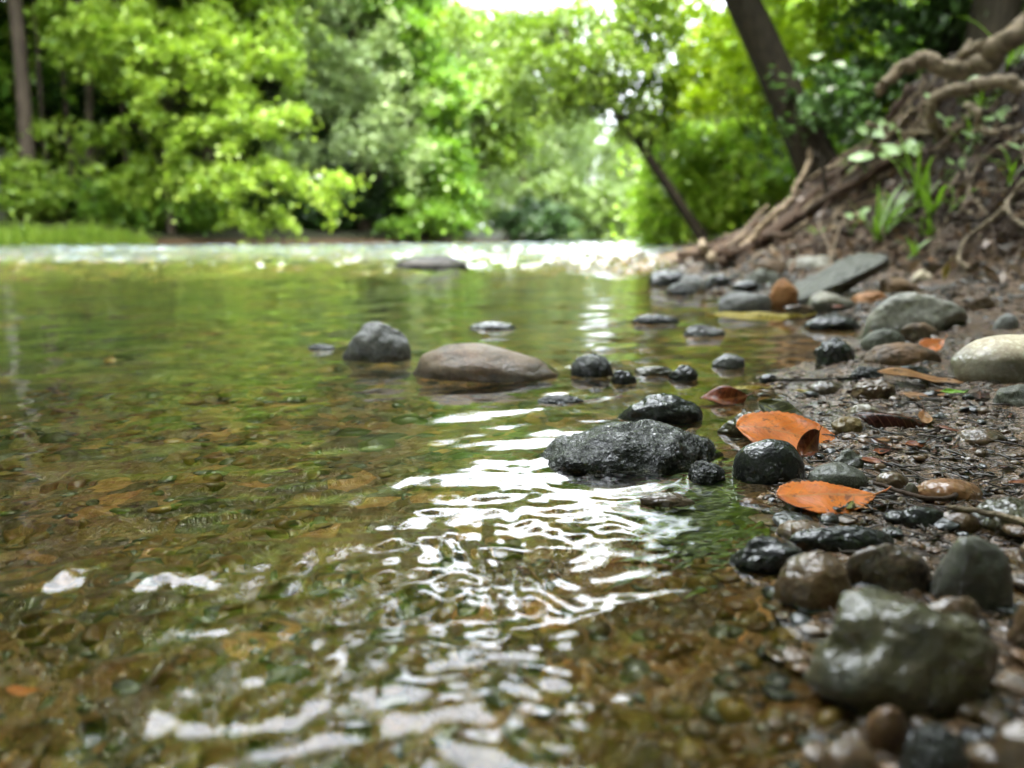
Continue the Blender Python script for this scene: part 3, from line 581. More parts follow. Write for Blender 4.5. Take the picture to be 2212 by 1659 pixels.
leaf_px(1887,2094,814,846,'tan','long tan leaf lying on mud in front of the tan boulder',3,rot=-.1,pitch=.12,roll=.1,lift=.005,asp=.42,curl=.12)
leaf_px(1976,2046,753,784,'orange','small orange leaf tucked against the left side of the tan boulder',4,rot=.5,pitch=.6,lift=.012,asp=.55)
leaf_px(1503,1620,856,882,'rust','rust red leaf behind the wedge-shaped rock',5,rot=.1,pitch=.3,lift=.003,asp=.5,twist=2)
leaf_px(1567,1668,846,862,'yellow','narrow yellow leaf lying over the rust red leaf',6,rot=0,pitch=.2,lift=.006,asp=.25)
leaf_px(1843,2031,900,942,'darkred','dark red curled spiny leaf arched over the mud',7,rot=-.12,pitch=.4,roll=.12,lift=.008,asp=.42,curl=-.25,serr=.16)
leaf_px(2026,2092,851,864,'lime','tiny lime green leaf on the mud right of the long tan leaf',8,lift=.004,asp=.3,pitch=.3)
leaf_px(1516,1736,684,706,'yellow','long pale yellow leaf floating on the green cove water',9,asp=.22,curl=.02,rot=-.05,pitch=.3,lift=.01,zsurf=.004)
leaf_px(1722,1778,958,998,'rust','curled red brown leaf scrap at right of the round black pebble',10,rot=.9,pitch=.8,lift=.006,asp=.6,twist=3)
leaf_px(1712,1754,842,857,'yellow','small yellow leaf at the mud edge near the domed stone',11,lift=.002,asp=.4)
leaf_px(1640,1745,900,938,'olive','dark olive leaf on the triangular wet stone',12,rot=-.7,pitch=.5,lift=.008,asp=.6)
leaf_px(1793,1830,663,678,'rust','rusty leaf scrap between the bank foot stones',13,rot=.4,pitch=.5,lift=.01)
leaf_px(2037,2056,582,606,'yellow','tiny yellow leaf hanging on the soil slope',14,rot=1.2,pitch=1.2,lift=.01)
leaf_px(2004,2020,560,575,'tan','tan leaf fragment stuck on the bare soil slope',19,rot=.5,pitch=.9,lift=.01)
leaf_px(1395,1470,1140,1168,'olive','pale green leaf under the water left of the orange leaf',15,rot=-.35,pitch=.05,lift=-.006,asp=.3,zsurf=-.001)
leaf_px(20,90,1488,1512,'orange','orange leaf on the bed at the far lower left',16,rot=.2,lift=-.02,asp=.45,zsurf=-.02)
leaf_px(680,740,915,945,'tan','tan leaf on the bed left of the sky reflection',17,rot=-.7,lift=-.01,asp=.4,zsurf=-.02)
leaf_px(1470,1505,1200,1235,'rust','tiny red leaf scrap under the near water',18,rot=1.2,lift=-.008,asp=.5,zsurf=-.008)
for i in range(26):
    r = random.Random(i+50); v = r.uniform(835, 1120); u = r.uniform(1760, 2200); k = r.choice(['rust', 'tan', 'darkred', 'darkred', 'olive', 'rust'])
    q = r.uniform(22, 60); o = leaf_px(u, u+q, v, v+8, k, '%s leaf fragment on wet mud %s' % ({'rust': 'rusty', 'tan': 'tan', 'darkred': 'dark red', 'olive': 'olive'}[k], near(hit(u+q/2, v+4))), 60+i, rot=r.uniform(-1.2, 1.2), pitch=r.uniform(-.1, .3), lift=.0025, asp=r.uniform(.3, .6), curl=r.uniform(-.1, .15), twist=r.uniform(-1, 1), stem=0)
    o['group'] = {'rust': 'rusty', 'tan': 'tan', 'darkred': 'dark red', 'olive': 'olive'}[k]+' leaf fragments on the mud flat'
def green(name, c1, c2, trans=.4, rough=.4, isl=True, spec=.6):
    m, t, b = nodes(name); g = t.nodes.new('ShaderNodeNewGeometry')
    c = ramp(t, g.outputs['Random Per Island'], [(0, c1), (1, c2)]); L(t, c, b.inputs['Base Color']); b.inputs['Roughness'].default_value = rough; b.inputs['Specular IOR Level'].default_value = spec
    tr = N(t, 'ShaderNodeBsdfTranslucent'); c2_ = mixc(t, 1., c, (1.05, 1.15, .7), 'MULTIPLY'); L(t, c2_, tr.inputs['Color']); mxs = N(t, 'ShaderNodeMixShader'); mxs.inputs[0].default_value = trans
    L(t, b.outputs[0], mxs.inputs[1]); L(t, tr.outputs[0], mxs.inputs[2]); L(t, mxs.outputs[0], t.nodes['Material Output'].inputs[0]); return m
def debris():
    b = MB(); r = random.Random(77)
    for i in range(900):
        p = hit(r.uniform(1600, 2212), r.uniform(800, 1200)+r.choice([0, 0, 0, 260]))
        if p is None or p[2] < .001: continue
        a = r.uniform(0, 6.28); l = r.uniform(.002, .011); d = np.array([math.cos(a), math.sin(a), r.gauss(0, .12)])*l; p = p+[0, 0, .0012]
        b.tube(smoothline([p-d, p+[r.gauss(0, .0006), r.gauss(0, .0006), r.uniform(0, .0006)], p+d], 3), r.uniform(.00025, .0007), 4)
    m, t, bb = nodes('dark_plant_crumbs'); bb.inputs['Base Color'].default_value = (.02, .012, .007, 1); bb.inputs['Roughness'].default_value = .45; o = b.build('mud_debris', m); tag(o, 'crumbs and fibres of dead plants on the wet mud', None, None, 'stuff')
debris()
# ------------------------------------------------------------------ bark, roots, twigs
def bark(name, c1, c2, sc=30, rough=.75, str_=.006, zs=.25):
    m, t, b = nodes(name); p = pos(t); mp = N(t, 'ShaderNodeMapping'); mp.inputs['Scale'].default_value = (1, 1, zs); L(t, p, mp.inputs[0])
    n = noise(t, mp.outputs[0], sc, 6, .65); n2 = noise(t, p, sc*.2, 3)
    c = ramp(t, n, [(.3, c1), (.68, c2)]); c = mixc(t, math_(t, 'MULTIPLY_ADD', n2, 2.5, -1, True), c, tuple(q*.55 for q in c2)); L(t, c, b.inputs['Base Color']); b.inputs['Roughness'].default_value = rough
    b.inputs['Specular IOR Level'].default_value = .12; bump(t, b, n, str_); return m
B_root = bark('pale_root_bark', (.035, .025, .015), (.27, .21, .14), 45, .7, .006, 1)
B_brown = bark('brown_root_bark', (0.0180, 0.0108, 0.0072), (0.0660, 0.0420, 0.0270), 60, .7, .005, 1)
B_dark = bark('dark_wet_bark', (.006, .005, .0035), (.034, .029, .019), 26, .7, .02)
B_tr = bark('grey_brown_bark', (.028, .022, .016), (.105, .08, .058), 14, .8, .02)
B_white = bark('pale_bark', (.10, .095, .08), (.20, .19, .165), 10, .7, .01)
def Z3(X_, Y_): return (1371.5+.3803*X_, .3803*Y_)
def root(pts, r0, r1, mat, label, off=.01, depth=None, name='root', cat='root', n=12, seed=0, group=None, z3=True, rough=.25):
    P = []
    for i, q in enumerate(pts):
        u, v = Z3(*q[:2]) if z3 else q[:2]
        d = depth[i] if depth and depth[i] else None
        p = at(u, v, d) if d else hit(u, v)
        if p is None: p = at(u, v, P[-1][1] if P else 3.0)
        P.append(p+np.array([0, -off*.6, off*.8]) if not d else p)
    P = smoothline(P, 7); k = len(P); ys = P[:, 1].mean(); R = np.linspace(r0, r1, k)*ys/F
    jit = np.stack([perlin(np.stack([np.linspace(0, k*.35, k)+seed*3.3, np.full(k, .5+j), np.full(k, seed+.2)], 1)) for j in range(3)], 1)*R[:, None]*.9
    b = MB(); b.tube(P+jit, R, n, rough, seed); o = b.build(name, mat, origin=P[0]); tag(o, label, cat, group); return o
root([(2330,60),(2212,175),(2100,230),(2020,330),(1900,395),(1750,375),(1650,345),(1550,380),(1450,440),(1385,530)],26,11,B_root,'thickest pale root arching over the top of the bank',depth=[2.5,2.5,2.5,2.55,2.6,2.62,2.65,2.65,2.65,2.65],seed=1,rough=.3)
root([(2060,300),(1975,270),(1900,300),(1840,330)],17,9,B_root,'knobbly short root on the back of the thickest root',depth=[2.55,2.58,2.6,2.62],seed=2)
root([(2300,520),(2210,500),(2050,455),(1900,500),(1760,535),(1690,590),(1695,690),(1735,760)],15,10,B_root,'pale root bending down like an elbow under the thickest root',depth=[2.3,2.3,2.35,2.4,2.42,2.45,2.48,2.6],seed=3)
root([(1880,600),(1950,640),(1960,720),(2030,755),(2120,740),(2260,690)],8,7,B_root,'thin looping pale root below the elbow root',depth=[2.45,2.35,2.35,2.3,2.25,2.2],seed=4)
root([(1890,690),(1830,780),(1760,850),(1690,915)],9,6,B_root,'short pale root slanting to the left on the bank',seed=5,off=.04)
root([(1540,540),(1500,620),(1420,740),(1350,830),(1250,930),(1140,1030)],8,13,B_brown,'brown root running down the left skyline of the bank',seed=6,off=.03)
root([(1520,930),(1350,1030),(1150,1150),(980,1250),(850,1310),(720,1420)],9,13,B_brown,'long straight brown root sloping to the bank tip',seed=7,off=.05)
root([(1300,940),(1120,1060),(950,1200),(800,1330),(640,1450),(520,1520)],6,9,B_brown,'second long brown root behind the straight one',seed=8,off=.06)
root([(1000,850),(985,930),(930,1040),(880,1140),(790,1220),(680,1340),(600,1400)],6,8,B_root,'grey forked stick standing up at the bank tip',depth=[3.4,3.4,3.38,3.36,3.36,3.4,3.4],seed=9,name='stick',cat='stick')
root([(1010,870),(1060,920),(1070,1000),(1090,1080)],5,4,B_dark,'dark twig crossing behind the grey forked stick',depth=[3.45,3.45,3.45,3.45],seed=10,name='stick',cat='stick')
root([(2260,810),(2050,900),(1950,960),(1890,1060),(1860,1180),(1820,1250)],7,3,B_root,'slender pale root curving down from the right edge',seed=11,off=.03)
root([(2260,1050),(2150,1130),(2090,1205),(2080,1275),(2140,1345),(2240,1365)],6,5,B_root,'hook shaped pale root at the right edge',seed=12,off=.04)
root([(2080,1240),(2000,1310),(1900,1385),(1830,1450),(1805,1540),(1860,1600)],6,4,B_root,'curling pale root ending near the foot of the slope',seed=13,off=.04)
root([(1880,1080),(1700,1160),(1540,1240),(1420,1330),(1340,1370)],5,3,B_brown,'thin straight root crossing behind the grass tuft',seed=14,off=.04)
root([(1300,770),(1400,810),(1600,825),(1780,815)],5,4,B_root,'level thin root across the middle of the bank',seed=15,off=.05)
root([(2212,1000),(2120,1100),(2060,1200),(1960,1290)],5,3,B_brown,'thin brown root beside the hook shaped root',seed=16,off=.05)
root([(480,1540),(560,1440),(640,1380),(760,1370)],8,5,B_brown,'short driftwood root lying at the bank tip',seed=17,off=.05)
root([(380,1380),(370,1440),(400,1510),(430,1540)],7,6,B_root,'small pale root stub at the outermost tip',seed=18,off=.06)
root([(240,1500),(420,1490),(560,1430),(700,1390),(860,1400)],9,7,B_brown,'fallen brown branch lying along the bank tip',seed=19,off=.05,name='branch',cat='branch')
root([(1881,1056),(1930,1072),(1990,1090),(2045,1088),(2066,1068)],4,7,B_brown,'curved brown twig lying behind the black oval pebble',z3=False,name='twig',cat='twig',off=.006,seed=20)
root([(2030,1118),(2100,1128),(2160,1142),(2250,1175)],6,8,B_root,'pale twig reaching in from the right edge above blocky rock',z3=False,name='twig',cat='twig',off=.01,seed=21)
root([(1640,824),(1740,826),(1850,822)],2.5,3.5,B_dark,'straight dark twig along the cove waterline',z3=False,name='twig',cat='twig',off=.004,seed=22)
root([(1862,752),(1868,738),(1885,724),(1900,718)],2,2.5,bark('red_stem',(.25,.06,.03),(.4,.12,.06),40),'thin red stem leaning on the grey green stone',z3=False,name='stem',cat='stem',off=.01,seed=23)
r_ = random.Random(5)
for i in range(150):          # many medium and fine roots down the slope
    X0 = r_.uniform(700, 2300); Y0 = r_.uniform(max(500, 1500-X0*.75), 1330); a = r_.gauss(2.45, .5); l = r_.uniform(120, 420)
    pts = [(X0, Y0)]
    for k in range(5): a += r_.gauss(0, .3); pts.append((pts[-1][0]+math.cos(a)*l/5, pts[-1][1]+math.sin(a)*l/5))
    if any(hit(*Z3(*q)) is None or hit(*Z3(*q))[1] > 4.6 for q in pts): continue
    pale = r_.random() < .5; w0 = r_.uniform(1.2, 5)
    root(pts, w0, w0*.4, B_root if pale else B_brown, 'one of the %s thin roots trailing down the soil bank' % ('pale' if pale else 'brown'), off=r_.uniform(.005, .05), seed=30+i, n=6, group='%s thin roots on the bank' % ('pale' if pale else 'brown'))
for i in range(90):          # straight driftwood and roots lying along the foot of the bank towards its tip
    X0 = r_.uniform(420, 1900); Y0 = 1480-X0*.62+r_.uniform(-120, 260); l = r_.uniform(200, 520); a = 2.50+r_.gauss(0, .22); pts = [(X0+math.cos(a)*l*k/4+r_.gauss(0, 8), Y0+math.sin(a)*l*k/4+r_.gauss(0, 10)) for k in range(5)]
    hs = [hit(*Z3(*q)) for q in pts]
    if any(h is None or h[1] > 4.8 for h in hs) or max(hs[k][1] for k in range(5))-min(hs[k][1] for k in range(5)) > 1.4: continue
    root(pts, r_.uniform(2, 6), r_.uniform(1, 3), B_root if i % 3 else B_brown, 'one of the weathered sticks lying along the root bank', off=r_.uniform(.02, .09), seed=400+i, n=7, rough=.35, name='stick', cat='stick', group='weathered sticks on the root bank')
def rootlets():
    b = MB(); r = random.Random(9); done = 0
    for i in range(1300):
        X0 = r.uniform(700, 2260); Y0 = r.uniform(max(420, 1450-X0*.75), 1480); p = hit(*Z3(X0, Y0))
        if p is None or p[1] > 4.6 or p[2] < .05: continue
        a = r.uniform(0, 6.28); d = np.array([math.cos(a)*.6, -.5, -.6+r.uniform(-.3, .8)]); P = [p+[0, -.002, .004]]; l = r.uniform(.03, .13)
        for k in range(5):
            d = d+np.array([r.gauss(0, .45), r.gauss(0, .3), r.gauss(0, .35)]); q = P[-1]+d/np.linalg.norm(d)*l/5; q[2] = max(q[2], float(H([q[0]], [q[1]])[0])+.004); P.append(q)
        b.tube(smoothline(P, 3), np.linspace(.0026, .0008, 16)*r.uniform(.6, 1.4), 4)
    o = b.build('rootlets', B_brown); tag(o, 'mat of hair fine rootlets over the soil bank', None, None, 'stuff')
rootlets()
M['clod'] = rock_mat('soil_clod', (.012, .008, .005), (.05, .034, .022), None, 60, (.5, .8), -1., .3, .003)
gravel('soil_clods', 3800, (.7, 2.6), (1.4, 4.6), .004, .022, lambda x, y, h: (h > .05) & (x < .75*y+.1), ['clod'], 'crumbling clods of soil on the root bank', 61)
def litter():
    b = MB(); r = random.Random(12)
    for i in range(420):
        p = hit(r.uniform(1420, 2212), r.uniform(260, 640))
        if p is None or p[1] > 4.8 or p[2] < .04: continue
        a = np.array([r.gauss(0, 1), r.gauss(0, .5)-.2, r.gauss(0, .6)]); a /= np.linalg.norm(a); c = np.cross(a, [r.gauss(0, .5), -1, .6]); c /= np.linalg.norm(c); l = r.uniform(.012, .035); p = p+[0, -.01, .012]
        b.add([p-a*l, p+c*l*.4+[0, 0, .004], p+a*l, p-c*l*.4+[0, 0, .003]], [[0, 1, 2, 3]])
    m = green('dead_leaf_brown', (.03, .016, .008), (.14, .08, .035), .15); o = b.build('leaf_litter', m); tag(o, 'scraps of dead leaf caught among the bank roots', None, None, 'stuff')
litter()
BM = [(1895, 500, 'the bright grass tuft'), (1985, 420, 'the arching grass tuft'), (2090, 130, 'the thickest root'), (2060, 215, 'the elbow root'), (2110, 285, 'the looping root'), (2170, 470, 'the hook shaped root'), (2070, 550, 'the curling root'), (1990, 320, 'the short slanting root'), (1880, 385, 'the round leafed seedling'), (1730, 420, 'the forked stick'), (1640, 520, 'the long straight root'), (1540, 560, 'the bank tip'), (1820, 470, 'the diagonal skyline root'), (2195, 360, 'the slender right edge root'), (1990, 600, 'the small pale stone')]
def mid_of(o):
    v = o.data.vertices; return o.matrix_world @ v[len(v)//2].co if False else o.location+v[len(v)//2].co
for o in list(bpy.data.objects):
    l = o.get('label', '')
    if l.startswith('one of the pale thin roots') or l.startswith('one of the brown thin roots') or l.startswith('one of the weathered sticks'):
        e = max((v.co.length for v in o.data.vertices)); o['label'] = ('short ' if e < .25 else 'long ' if e > .5 else '')+('pale thin root ' if 'pale' in l else 'brown thin root ' if 'brown' in l else 'weathered stick ')+near(mid_of(o), BM)
# ------------------------------------------------------------------ small plants on the bank
G_blade = green('grass_green', (.08, .18, .01), (.16, .27, .02)); G_pale = green('pale_leaf_green', (.20, .31, .10), (.30, .42, .17), .3, .35)
def blade(b, p, d, l, w_, droop, seed=0):
    d = np.array(d, float); d /= np.linalg.norm(d); s = np.cross(d, [0, -.3, 1.]); s /= np.linalg.norm(s)+1e-9; P = []; q = np.array(p, float); n = 9; dd = d.copy()
    for k in range(n):
        P.append(q.copy()); dd = dd+np.array([0, 0, -droop*k/n]); dd /= np.linalg.norm(dd); q = q+dd*l/n
    V = []
    for k, c in enumerate(P):
        ww = w_*math.sin(math.pi*min(.97, (k/(n-1))**.7*.85+.12)); V += [c-s*ww/2, c+np.array([0, 0, -ww*.15]), c+s*ww/2]
    Q = []
    for k in range(n-1): a = k*3; Q += [[a, a+1, a+4, a+3], [a+1, a+2, a+5, a+4]]
    b.add(V, Q)
def tuft(u, v, y, n, l, label, seed, spread=.8, w_=.010):
    p = hit(u, v); p = p if p is not None else at(u, v, y); t = empty('grass_tuft', p, label, 'grass tuft'); r = random.Random(seed)
    for k in range(n):
        b = MB(); a = r.uniform(0, 6.28); d = (math.cos(a)*spread, math.sin(a)*spread*.6-.2, 1); blade(b, (r.gauss(0, .008), r.gauss(0, .008), 0), d, 1.7*l*r.uniform(.5, 1.1), 1.2*w_*r.uniform(.7, 1.2), r.uniform(.15, .5)); b.build('blade', G_blade, t)
tuft(1895, 520, 2.4, 13, .17, 'bright grass tuft growing at the foot of the slope', 1, w_=.016)
tuft(1985, 440, 2.4, 11, .17, 'taller grass tuft with arching blades in mid slope', 2, spread=.6, w_=.014)
tuft(2010, 470, 2.4, 9, .12, 'small grass tuft just below the taller arching one', 3, w_=.012)
tuft(2055, 460, 2.3, 7, .10, 'sparse grass tuft right of the arching one', 4)
tuft(1975, 560, 2.2, 6, .07, 'tiny grass sprout low on the soil slope', 5)
tuft(2180, 150, 2.3, 5, .22, 'long bladed grass hanging from the top of the bank', 6, w_=.016)
tuft(2120, 250, 2.3, 10, .10, 'grass growing beneath the thickest root', 7)
tuft(2085, 330, 2.3, 10, .09, 'low grass between the elbow root and the looping root', 8)
tuft(2190, 400, 2.1, 6, .09, 'grass sprig at the right edge of the bank', 9)
def broad(u, v, y, n, s, label, seed, depthoff=.05):
    p = hit(u, v); p = p if p is not None else at(u, v, y); t = empty('seedling', p, label, 'plant'); r = random.Random(seed)
    b = MB()
    for k in range(n):
        a = k*2.4+r.uniform(-.3, .3); h = r.uniform(.03, .07); tip = np.array([math.cos(a)*s*.8, math.sin(a)*s*.5-.03, h]); b.tube(smoothline([[0, 0, 0], tip*.5+[0, 0, .01], tip], 4), .0015, 5)
        mb, st = leafgeo(s*r.uniform(.8, 1.15), s*.62, .12, 0, 0, seed*9+k, stem=0); o = mb.build('leaf', G_pale, t); o.location = tip; o.rotation_euler = (Euler((r.uniform(.5, 1.1), r.uniform(-.4, .3), 0)).to_matrix() @ Matrix.Rotation(a, 3, 'Z')).to_euler(); o.location = tip+np.array([0, -.02, .02])
    b.build('stem', G_blade, t)
broad(1880, 385, 3.0, 6, .085, 'seedling with round pale leaves left of the arching grass', 1)
broad(1945, 372, 2.9, 4, .085, 'small seedling with two broad pale leaves above the grass', 2)
broad(1900, 325, 3.0, 5, .055, 'low pale green weed on the upper left of the slope', 3)
broad(2070, 225, 2.7, 5, .06, 'pale leafed weed between the thick roots', 4)
broad(1870, 315, 3.1, 4, .05, 'pale leafed weed hanging on the skyline root', 5)
broad(2090, 345, 2.5, 4, .045, 'small pale weed beside the looping root', 6)
broad(2130, 300, 2.4, 4, .045, 'small yellow green weed right of the looping root', 7)
for i in range(14):
    r = random.Random(i+300); u_, v_ = r.uniform(1750, 2200), r.uniform(200, 520); q_ = hit(u_, v_)
    if q_ is None or q_[1] > 4.5: continue
    if i % 2: tuft(u_, v_, 2.4, r.randint(5, 9), r.uniform(.05, .09), 'one of the short scattered grass sprigs on the root bank', 40+i)
    else: broad(u_, v_, 2.4, 4, r.uniform(.03, .05), 'one of the little pale weeds scattered on the root bank', 60+i)
for o in bpy.data.objects:
    if o.get('label') == 'one of the short scattered grass sprigs on the root bank': o['group'] = 'scattered grass sprigs on the bank'; o['label'] = 'short scattered grass sprig '+near(o.location, BM)
    if o.get('label') == 'one of the little pale weeds scattered on the root bank': o['group'] = 'little pale weeds on the bank'; o['label'] = 'little pale weed '+near(o.location, BM)
# waterweed under the near water
def weed():
    b = MB(); r = random.Random(3)
    for i in range(1500):
        if i < 1150: u = r.gauss(1560, 75); v = r.gauss(1090, 45)
        else: u = r.uniform(1100, 1500); v = r.uniform(900, 1010)
        p = atz(u, v, 0); h = float(H([p[0]], [p[1]])[0])
        if h > -.004: continue
        p[2] = h+.001; d = (-1+r.gauss(0, .4), -.3+r.gauss(0, .4), r.uniform(.05, .35)); blade(b, p, d, r.uniform(.008, .022), r.uniform(.0012, .003), .25)
    o = b.build('waterweed', green('waterweed_green', (.03, .055, .004), (.10, .14, .012), .3)); tag(o, 'short green waterweed under the shallow water', None, None, 'stuff')
weed()
# ------------------------------------------------------------------ trees
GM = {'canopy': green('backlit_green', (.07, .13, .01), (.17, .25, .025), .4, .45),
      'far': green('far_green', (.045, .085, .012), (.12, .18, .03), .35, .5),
      'sunny': green('sunlit_green', (.16, .29, .02), (.34, .47, .06), .5, .45),  # maple green lifted to look sunlit, the light is in the colour
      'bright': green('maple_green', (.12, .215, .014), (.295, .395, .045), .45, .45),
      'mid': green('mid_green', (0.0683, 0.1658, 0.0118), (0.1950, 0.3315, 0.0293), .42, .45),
      'dark': green('dark_green', (0.0138, 0.0396, 0.0080), (0.0445, 0.0990, 0.0159), .35, .45),  # low green, also puts the shade of the hollow into the leaf colour
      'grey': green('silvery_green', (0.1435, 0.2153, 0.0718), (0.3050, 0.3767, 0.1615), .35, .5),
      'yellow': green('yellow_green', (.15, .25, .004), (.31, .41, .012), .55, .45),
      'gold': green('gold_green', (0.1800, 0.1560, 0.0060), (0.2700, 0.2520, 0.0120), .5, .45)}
def leaves(centers, radii, n, size, seed, flat=.35, up=1.2, droop=0.):
    """leaf faces clustered in flattened sprays; each leaf a folded 4-point blade"""
    r = np.random.default_rng(seed); k = r.integers(len(centers), size=n); c = np.asarray(centers)[k]; R = np.asarray(radii)[k]
    q = r.normal(size=(n, 3)); q /= np.linalg.norm(q, axis=1)[:, None]; q *= (r.uniform(size=(n, 1))**.6)*np.where(r.uniform(size=(n, 1)) < .22, 1.7, 1); q[:, 2] *= flat
    az = r.uniform(0, 6.28, len(centers))[k]; dr = r.normal(size=len(centers))[k]*.35; q[:, 0] *= 1.55; q[:, 1] *= .6; q[:, 2] += q[:, 0]*dr
    q = np.stack([q[:, 0]*np.cos(az)-q[:, 1]*np.sin(az), q[:, 0]*np.sin(az)+q[:, 1]*np.cos(az), q[:, 2]], 1)
    rr = np.hypot(q[:, 0], q[:, 1]); q[:, 2] -= droop*rr**2
    P = c+q*R[:, None]; nn = r.normal(size=(n, 3)); nn[:, 2] += up; nn /= np.linalg.norm(nn, axis=1)[:, None]
    a = np.cross(nn, r.normal(size=(n, 3))); a /= np.linalg.norm(a, axis=1)[:, None]; b = np.cross(nn, a); s = size*r.uniform(.6, 1.25, (n, 1))
    V = np.stack([P-a*s*.5, P+b*s*.36+nn*s*.08, P+a*s*.55-nn*s*.06, P-b*s*.36+nn*s*.08], 1).reshape(-1, 3)
    return V, np.arange(n*4).reshape(-1, 4)
def tree(base, top, rad_, blobs, leaf, nleaf, size, barkm, label, seed, name='tree', cat='tree', group=None, nspray=130, spray=.5, flat=.35, bend=.03, limbs=True, clump=.55):
    """blobs: list of (centre, radii) ellipsoids that hold the sprays"""
    r = np.random.default_rng(seed); base = np.asarray(base, float); top = np.asarray(top, float); t = empty(name, base, label, cat, group)
    ln = np.linalg.norm(top-base); k = 14; s = np.linspace(0, 1, k)[:, None]
    ax = base*(1-s)+top*s+np.stack([perlin(np.stack([s[:, 0]*3+seed, np.full(k, .3+j), np.full(k, seed*.7)], 1)) for j in range(3)], 1)*ln*bend*np.array([1, 1, .2]); ax[0] = base-[0, 0, .3]
    mb = MB(); mb.tube(ax, rad_*(1-.7*s[:, 0])*(1+.5*np.exp(-s[:, 0]*22)), 12, .12, seed)
    vol = np.array([b_[1][0]*b_[1][1]*b_[1][2] for b_ in blobs])**.8; cs = []; rs = []
    for bi, (c, R) in enumerate(blobs):
        m = max(4, int(nspray*vol[bi]/vol.sum())); q = r.normal(size=(m, 3)); q /= np.linalg.norm(q, axis=1)[:, None]; q *= r.uniform(.45, 1, (m, 1))**.6
        cc = np.asarray(c)+q*np.asarray(R); cs.append(cc); rs.append(np.full(m, spray)*r.uniform(.6, 1.3, m))
    cs = np.concatenate(cs); rs = np.concatenate(rs)
    for i in r.choice(len(cs), min(len(cs), 46 if limbs else 0), replace=False):
        c = cs[i]; d = np.linalg.norm(ax-c, axis=1)+np.maximum(0, ax[:, 2]-c[2]+.2*d_ if False else ax[:, 2]-c[2])*1.5; j = max(2, int(np.argmin(d))); j = max(1, j-1); a = ax[j]; m = (a+c)/2+r.normal(size=3)*.08*np.linalg.norm(c-a)+[0, 0, .06*np.linalg.norm(c-a)]
        rr = max(.006, rad_*(1-.7*j/k)*.28); L_ = smoothline([a, m, c], 5); mb.tube(L_, np.linspace(rr, rr*.25, len(L_)), 5)
    mb.build('trunk', barkm, t, origin=None).matrix_parent_inverse = Matrix.Translation(-base)
    V, Fc = leaves(cs, rs, nleaf, size, seed+1, flat, droop=.25); o = mesh_np('crown', V, Fc, GM[leaf], t, False); o.matrix_parent_inverse = Matrix.Translation(-base)
    return t
def copy_tree(t, loc, rz, sc, label, group=None, leaf=None):
    if leaf in ('bright', 'grey', 'yellow', 'mid') and loc[1] > 23 and loc[0] > -3: leaf = 'far'
    c = t.copy(); link(c); c.location = loc; c.rotation_euler = (0, 0, rz); c.scale = (sc, sc, sc*random.uniform(.9, 1.15)); c['label'] = label
    if group: c['group'] = group
    for ch in list(t.children):
        d = ch.copy(); link(d); d.parent = c; d.matrix_parent_inverse = ch.matrix_parent_inverse.copy()
        if leaf and ch.name.startswith('crown'): d.data = ch.data.copy() if False else d.data; d.material_slots[0].link = 'OBJECT'; d.material_slots[0].material = GM[leaf]
    return c
def gz(x, y): return float(H([x], [y])[0])
def gp(u, y): p = at(u, HOR, y); return np.array([p[0], y, gz(p[0], y)])
def bl(u, v, y, ru, rv, ry):            # blob from photo position, distance and pixel radii
    p = at(u, v, y); return (p, (ru/F*y, ry, rv/F*y))
# --- left bank
def T(u0, y, ztop, lean_u, rad_, **k):
    b = gp(u0, y); tp = at(lean_u, HOR, y); return b, np.array([tp[0], y, b[2]+ztop])
b_, t_ = T(72, 15.2, 13, 88, .15); tree(b_, t_, .145, [((b_[0], 15.2, 9.5), (2.6, 2.6, 3.5)), bl(150, 60, 15, 90, 60, 1)], 'bright', 14000, .13, B_tr, 'tall straight brown trunked tree on the left grassy bank', 11, nspray=120)
b_, t_ = T(14, 14.6, 12, 6, .085); tree(b_, t_, .10, [((b_[0], 15.5, 9), (2.2, 2.2, 3)), bl(10, 330, 15.5, 40, 40, .5)], 'bright', 9000, .13, B_white, 'slim pale barked tree at the left edge behind the brown trunk', 12)
b_, t_ = T(205, 15.5, 11, 240, .085); tree(b_, t_, .085, [((b_[0]+.3, 15.5, 8.5), (2.4, 2.4, 3)), bl(200, 120, 15.3, 110, 90, 1), bl(170, 300, 15.3, 90, 60, .8)], 'bright', 15000, .12, B_tr, 'thin crooked tree right of the tall brown trunk', 13, bend=.06)
b_, t_ = T(372, 14.9, 7, 350, .06)
tree(b_, t_, .06, [bl(400, 190, 14.5, 150, 110, 1.3), bl(520, 260, 14.2, 110, 38, .7), bl(330, 90, 14.7, 160, 80, 1.2), bl(560, 400, 14, 150, 38, .7), bl(690, 425, 13.7, 55, 28, .35), bl(470, 340, 14.3, 110, 60, .9), bl(640, 250, 14, 22, 8, .2), bl(725, 388, 13.7, 24, 9, .2), bl(560, 470, 14, 100, 26, .5), bl(300, 380, 14.9, 80, 55, .8), bl(520, 90, 14.6, 110, 80, 1.1), (np.array([b_[0]+.5, 14.6, 6.5]), (2.6, 1.8, 1.8))], 'bright', 52000, .105, B_tr, 'spreading bright maple whose low boughs reach right over the water', 14, nspray=620, spray=.27, flat=.5)
b_, t_ = T(455, 17, 11, 480, .12); tree(b_, t_, .12, [((b_[0], 17.5, 7.5), (3, 2.5, 3)), bl(560, 60, 17, 120, 90, 1.5), bl(640, 160, 17, 70, 60, 1)], 'bright', 24000, .13, B_tr, 'tall light green tree standing behind the spreading maple', 15, nspray=200)
